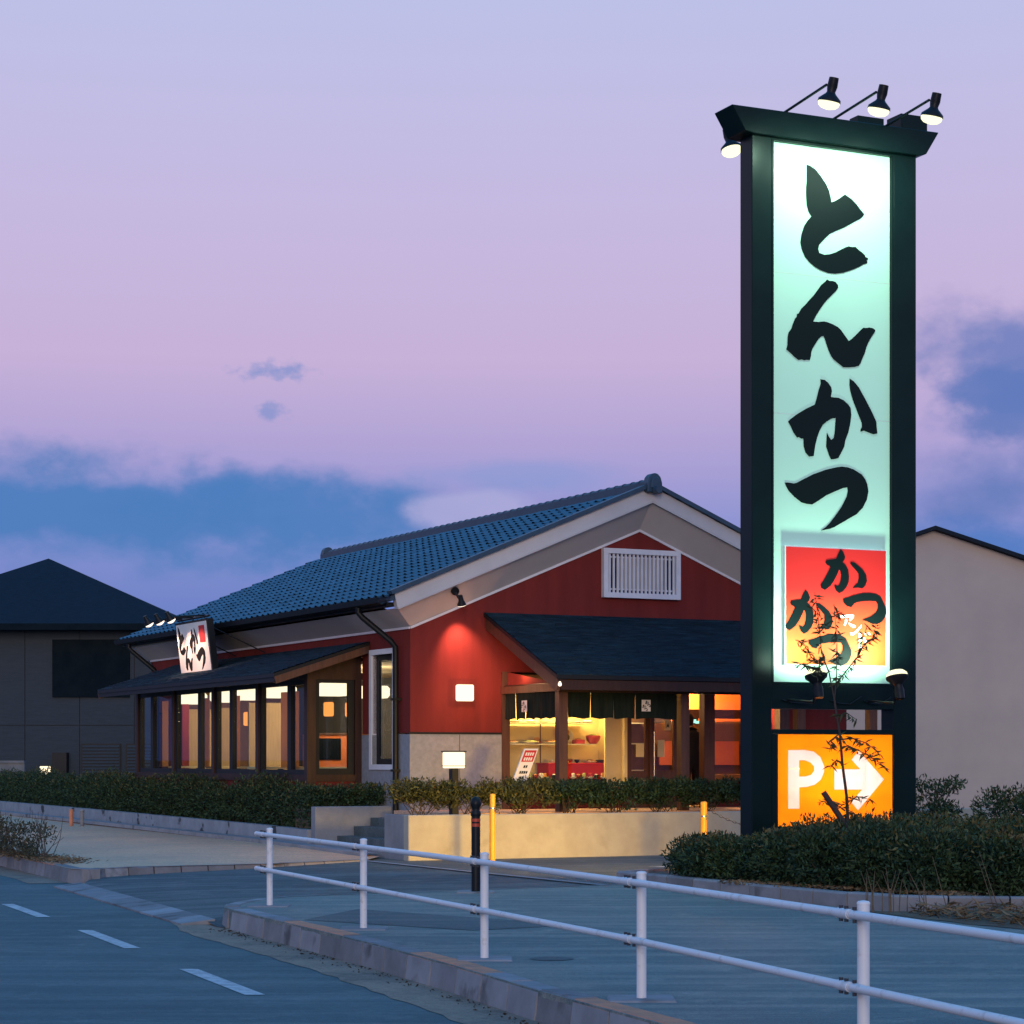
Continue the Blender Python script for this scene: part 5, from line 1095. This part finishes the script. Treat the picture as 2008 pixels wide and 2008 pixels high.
# ================================================================ PLANTING
def stems(par, org, base, tips, r=.008, mat='stem', fr='W'):
    m = MB()
    for a, b in tips:
        a = Vector(a); b = Vector(b); k = a.lerp(b, .5)+Vector((random.uniform(-.05, .05), random.uniform(-.05, .05), random.uniform(0, .05)))
        m.tube([a, k, b], [r, r*.8, r*.45], 5)
    o = m.build('stems', mat, par, org=org); o['kind'] = 'stuff'; return o
def hedge(name, label, blobs, leaf=.055, wid=.026, dens=900, mat='leaf_hedge', inner=.5, zmin=None, stem_n=2, up=.4):
    c0 = blobs[0][0]; org = (c0[0], c0[1], zmin if zmin is not None else 0)
    t = thing(name, label, 'hedge', 'W', org)
    Ps, Ds = [], []
    for c, r in blobs:
        n = int(dens*(r[0]*r[1]*r[2])**(2/3)*12)
        p, d = shell(c, r, n, inner, zmin, up); Ps.append(p); Ds.append(d)
    leaf_mesh('foliage', np.concatenate(Ps), np.concatenate(Ds), leaf, wid, mat, t, org)
    # paler young growth on the crown
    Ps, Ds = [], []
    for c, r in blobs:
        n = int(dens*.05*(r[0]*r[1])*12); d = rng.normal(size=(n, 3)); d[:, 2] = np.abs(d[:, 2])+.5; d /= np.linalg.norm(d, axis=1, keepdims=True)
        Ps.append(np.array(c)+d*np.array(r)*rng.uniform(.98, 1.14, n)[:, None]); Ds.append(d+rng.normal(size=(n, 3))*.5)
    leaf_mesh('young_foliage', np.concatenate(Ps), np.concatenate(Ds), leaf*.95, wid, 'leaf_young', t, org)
    tips = []
    for c, r in blobs:
        for k in range(stem_n):
            tips.append(((c[0]+random.uniform(-.12, .12), c[1]+random.uniform(-.12, .12), org[2]), (c[0]+random.uniform(-1, 1)*r[0]*.7, c[1]+random.uniform(-1, 1)*r[1]*.7, c[2]+random.uniform(-.2, .6)*r[2])))
    stems(t, org, None, tips)
    return t
# hedge in the planting island
def inpoly(x, y, poly):
    c = False
    for (x0, y0), (x1, y1) in zip(poly, poly[1:]+poly[:1]):
        if (y0 > y) != (y1 > y) and x < (x1-x0)*(y-y0)/(y1-y0)+x0: c = not c
    return c
HP = [(2.05, 26.75), (2.75, 25.1), (3.75, 23.25), (4.4, 22.85), (7.2, 22.7), (7.2, 26.0), (5.0, 26.1), (4.6, 25.95), (3.0, 25.6), (2.65, 26.6), (2.3, 27.0)]
bl = []
x_ = 1.7
while x_ < 7.4:
    y_ = 22.4
    while y_ < 27.4:
        x = x_+random.uniform(-.12, .12); y = y_+random.uniform(-.12, .12)
        if inpoly(x, y, HP):
            h = .36+.31*min(1, max(0, (x-2.0)/1.5))+random.uniform(-.05, .06)-(.06 if y < 23.4 else 0)
            bl.append(((x, y, .14+h*.45), (.36, .36, h*.55)))
        y_ += .4
    x_ += .4
bl += [((2.12, 26.45, .3), (.26, .26, .22)), ((2.25, 26.0, .32), (.33, .33, .26)), ((2.15, 26.9, .3), (.24, .24, .2))]
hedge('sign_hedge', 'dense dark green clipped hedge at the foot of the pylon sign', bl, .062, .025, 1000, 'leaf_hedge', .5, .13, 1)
# long hedge on the low wall
bl = []
for a, b in zip(LWALL[1:-1], LWALL[2:]):
    n = int(math.hypot(b[0]-a[0], b[1]-a[1])/.36)
    for k in range(n):
        f = k/n; x = a[0]+(b[0]-a[0])*f+.36; y = a[1]+(b[1]-a[1])*f+.16; z = a[2]+(b[2]-a[2])*f; h = .80+random.uniform(-.05, .06)+.06*math.sin(y*1.3)
        lx, ly = x+1.7, y-37.5
        if -lx*math.sin(R(26.5))+ly*math.cos(R(26.5)) < 1.08: continue
        bl.append(((x, y, z+.25+h*.42), (.30, .30, h*.56)))
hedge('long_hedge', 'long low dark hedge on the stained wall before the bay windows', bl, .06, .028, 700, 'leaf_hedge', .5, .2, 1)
bl = []
for k in range(9):
    p = fpt('B', -1.3+k*.15, 1.2+random.uniform(-.2, .2), 0); bl.append(((p.x, p.y, .82+random.uniform(0, .1)), (.24, .24, .2)))
hedge('stair_hedge', 'short low hedge behind the stair side wall below slit window', bl, .055, .026, 900, 'leaf_hedge', .4, .66, 2)
# separate shrubs along the planter
SL_ = ['at the open left end of the planter', 'around the black lantern post', 'just right of the lantern post', 'behind the black bollard', 'in front of the leaning notice board', 'below the display window', 'under the red display stand', 'before the sliding doors', 'left of the pylon sign', 'right behind the pylon upright', 'seen past the pylon sign']
for k in range(11):
    v = -1.0+k*.86; cz = .62
    p = fpt('B', v, -2.62, cz); t = thing('planter_shrub', 'twiggy leafy shrub in the cream planter, '+SL_[k], 'shrub', 'W', (p.x, p.y, cz), 'shrubs along the planter wall')
    Ps, Ds = [], []; tips = []
    for j in range(24):
        q = fpt('B', v+random.uniform(-.5, .5), -2.62+random.uniform(-.2, .2), 0); zz = random.uniform(.86, 1.13)
        a, d = shell((q.x, q.y, zz), (.18, .18, .12), 130, .2, .7, .5); Ps.append(a); Ds.append(d)
    for j in range(16):
        q = fpt('B', v+random.uniform(-.5, .5), -2.62+random.uniform(-.25, .25), 0); zz = random.uniform(.85, 1.15); bq = fpt('B', v+random.uniform(-.14, .14), -2.62+random.uniform(-.08, .08), 0)
        tips.append(((bq.x, bq.y, cz), (q.x, q.y, zz)))
    for j in range(5):
        q = fpt('B', v+random.uniform(-.5, .5), -2.62+random.uniform(-.2, .2), 0)
        a, d = shell((q.x, q.y, random.uniform(.74, .95)), (.1, .1, .08), 26, .2, .66, .3); Ps.append(a); Ds.append(d)
    leaf_mesh('foliage', np.concatenate(Ps), np.concatenate(Ds), .06, .03, 'leaf_warm' if k < 3 else 'leaf_hedge', t, (p.x, p.y, cz))
    stems(t, (p.x, p.y, cz), None, tips, .007)
# shrubs and hedge right of the sign, before the beige house
for k, (x, y, h, r, lb) in enumerate(((7.0, 37.6, 1.28, .55, 'round leafy shrub just right of the pylon sign before the beige wall'),)):
    t = thing('garden_shrub', lb, 'shrub', 'W', (x, y, .2)); Ps, Ds, tips = [], [], []
    for j in range(26):
        c = (x+random.uniform(-r, r), y+random.uniform(-.4, .4), random.uniform(.55, h-.12)); a, d = shell(c, (.2, .2, .15), 75, .2, .3, .5); Ps.append(a); Ds.append(d); tips.append(((x+random.uniform(-.2, .2), y, .2), c))
    leaf_mesh('foliage', np.concatenate(Ps), np.concatenate(Ds), .07, .034, 'leaf_hedge', t, (x, y, .2)); stems(t, (x, y, .2), None, tips, .009)
bl = [((7.8+k*.36, 36.4+.05*k, .62+random.uniform(-.05, .05)), (.36, .36, .42)) for k in range(14)]
hedge('back_hedge', 'low dark hedge in front of the beige neighbouring wall', bl, .07, .034, 600, 'leaf_hedge', .5, .1, 1)
# bush on the far corner of the driveway, half bare
bl = []
t = thing('corner_bush', 'half bare bush with dry undergrowth on far driveway corner, left edge', 'shrub', 'W', (-7.2, 34.2, 0))
Ps, Ds, tips = [], [], []
for j in range(60):
    f = random.random(); x = -7.05-1.9*f+random.uniform(-.25, .25); y = 33.2+3.6*f+random.uniform(-.25, .25); c = (x, y, random.uniform(.1, .42+.3*f))
    a, d = shell(c, (.17, .17, .12), 42, .2, .02, .4); Ps.append(a); Ds.append(d)
for j in range(70):
    f = random.random(); x = -6.75-2.0*f; y = 32.9+3.8*f; tips.append(((x, y, 0), (x+random.uniform(-.3, .3), y+random.uniform(-.2, .2), random.uniform(.3, .75))))
leaf_mesh('foliage', np.concatenate(Ps), np.concatenate(Ds), .06, .028, 'leaf_dry', t, (-7.2, 34.2, 0)); stems(t, (-7.2, 34.2, 0), None, tips, .006)
n = 1500; f = rng.random(n); Pd = np.stack([-6.3-2.2*f+rng.normal(size=n)*.18, 32.2+4.4*f+rng.normal(size=n)*.2, .015+rng.random(n)*.05], 1)
leaf_mesh('dry_litter', Pd, rng.normal(size=(n, 3))*np.array([1, 1, .25]), .07, .02, 'litter', t, (-7.2, 34.2, 0))
# dry grass and twigs by the planting island
n = 5200; Pd = np.stack([rng.uniform(3.9, 8.5, n), rng.uniform(18.6, 22.0, n), .02+rng.random(n)**2*.10], 1)
q = Pd[:, 0] > 3.55+(22-Pd[:, 1])*.5; Pd = Pd[q]
o = leaf_mesh('dry_grass', Pd, rng.normal(size=(len(Pd), 3))*np.array([1, 1, .35]), .14, .008, 'litter'); o['kind'] = 'stuff'
n = 1400; s_ = rng.random(n); Pd = np.stack([2.4+2.2*s_+rng.normal(size=n)*.1, 25.0-2.4*s_+rng.normal(size=n)*.12, .13+rng.random(n)*.03], 1)
o = leaf_mesh('leaf_litter', Pd, rng.normal(size=(n, 3))*np.array([1, 1, .3]), .055, .025, 'litter'); o['kind'] = 'stuff'
m = MB()
for j in range(16):
    x = 3.75+random.uniform(-.28, .32); m.tube([(x, 22.0, 0), (x+random.uniform(-.02, .02), 22.05, .2), (x+random.uniform(-.07, .07), 22.05, random.uniform(.28, .5))], [.006, .005, .002], 5)
for j in range(5):
    x = 4.1+random.uniform(-.1, 1.2); m.tube([(x, 21.9, 0), (x-random.uniform(.1, .3), 22.0, random.uniform(.4, .8))], [.006, .002], 5)
single(m, 'dry_stalks', 'dry_twig', 'tuft of thin bare stalks rising before the island kerb', 'plant', 'W', (3.75, 22.0, 0))['kind'] = 'stuff'
# small grit and litter in the gutter
n = 330; k_ = rng.integers(0, len(KERB)-2, n); f = rng.random(n); K = np.array(KERB); Pg = K[k_]+(K[k_+1]-K[k_])*f[:, None]
Pd = np.stack([Pg[:, 0]-.07-np.abs(rng.normal(size=n))*.10, Pg[:, 1]-.03, np.full(n, -.188)], 1)
o = leaf_mesh('gutter_litter', Pd, rng.normal(size=(n, 3))*np.array([1, 1, .2]), .03, .016, 'litter_dark'); o['kind'] = 'stuff'

# young bamboo-leaved tree before the sign
sx = lambda px, Z=24.6: (px-1004)/4400*Z
sz = lambda py, Z=24.6: 1.5+(1490-py)*Z/4400
TY = 24.6
def tp(px, py, dy=0): return Vector((sx(px), TY+dy, sz(py)))
tr = thing('sapling', 'slender young tree with narrow drooping leaves in front of the pylon sign', 'tree', 'W', (sx(1664), TY, .12))
trunk = [(1666, 1700), (1664, 1640), (1660, 1560), (1652, 1500), (1647, 1440), (1640, 1400), (1636, 1372)]
fl = [(1636, 1372), (1625, 1320), (1612, 1280), (1605, 1220), (1597, 1162)]; frk = [(1636, 1372), (1641, 1330), (1641, 1260), (1636, 1185)]
MB().tube([tp(*p) for p in trunk], [.022, .02, .017, .015, .013, .012, .011], 8).build('trunk', 'bark', tr, smooth=True)
brs = [fl, frk, [(1648, 1470), (1662, 1462), (1700, 1480), (1738, 1505)], [(1652, 1500), (1640, 1490), (1625, 1505)], [(1660, 1575), (1680, 1562), (1708, 1568)], [(1657, 1590), (1630, 1570), (1603, 1574)], [(1642, 1405), (1660, 1398), (1682, 1412)],
       [(1612, 1300), (1590, 1290), (1575, 1262), (1560, 1255)], [(1606, 1312), (1580, 1305), (1562, 1300)], [(1640, 1340), (1680, 1290), (1692, 1255), (1702, 1225)], [(1690, 1270), (1712, 1250), (1718, 1225)], [(1645, 1440), (1630, 1450), (1626, 1475)],
       [(1647, 1450), (1672, 1448), (1700, 1458), (1725, 1480)], [(1660, 1610), (1668, 1590), (1676, 1600)], [(1608, 1240), (1620, 1225)], [(1600, 1200), (1590, 1190)], [(1640, 1210), (1650, 1200)], [(1610, 1290), (1600, 1330)]]
m = MB(); LC, LD = [], []
for bi, b in enumerate(brs):
    pts = [tp(p[0], p[1], random.uniform(-.05, .05) if i else 0) for i, p in enumerate(b)]
    m.tube(pts, [.009*(1-.7*i/(len(pts)-1)) for i in range(len(pts))], 5)
    for i in range(len(pts)-1):
        if bi < 2 and i == 0: continue
        a, c = pts[i], pts[i+1]; nl = max(3, int((c-a).length*(46 if bi < 2 else 75)))
        for k in range(nl):
            p = a.lerp(c, random.random()); d = Vector((random.uniform(-1, 1), random.uniform(-.8, .8), random.uniform(-.9, .35))).normalized(); LC.append(p+d*.045); LD.append(d)
m.build('branches', 'bark', tr)['kind'] = 'stuff'
leaf_mesh('foliage', np.array([tuple(p) for p in LC]), np.array([tuple(p) for p in LD]), .105, .022, 'leaf_bamboo', tr, (sx(1664), TY, .12))
single(MB().tube([tp(1676, 1665, -.1), tp(1650, 1610, -.1), tp(1612, 1553, -.1)], [.038, .034, .032], 10), 'support_stake', 'bark', 'thick leaning brown stake tied near the young tree base', 'stake', 'W', (sx(1676), TY-.1, .5), smooth=True)
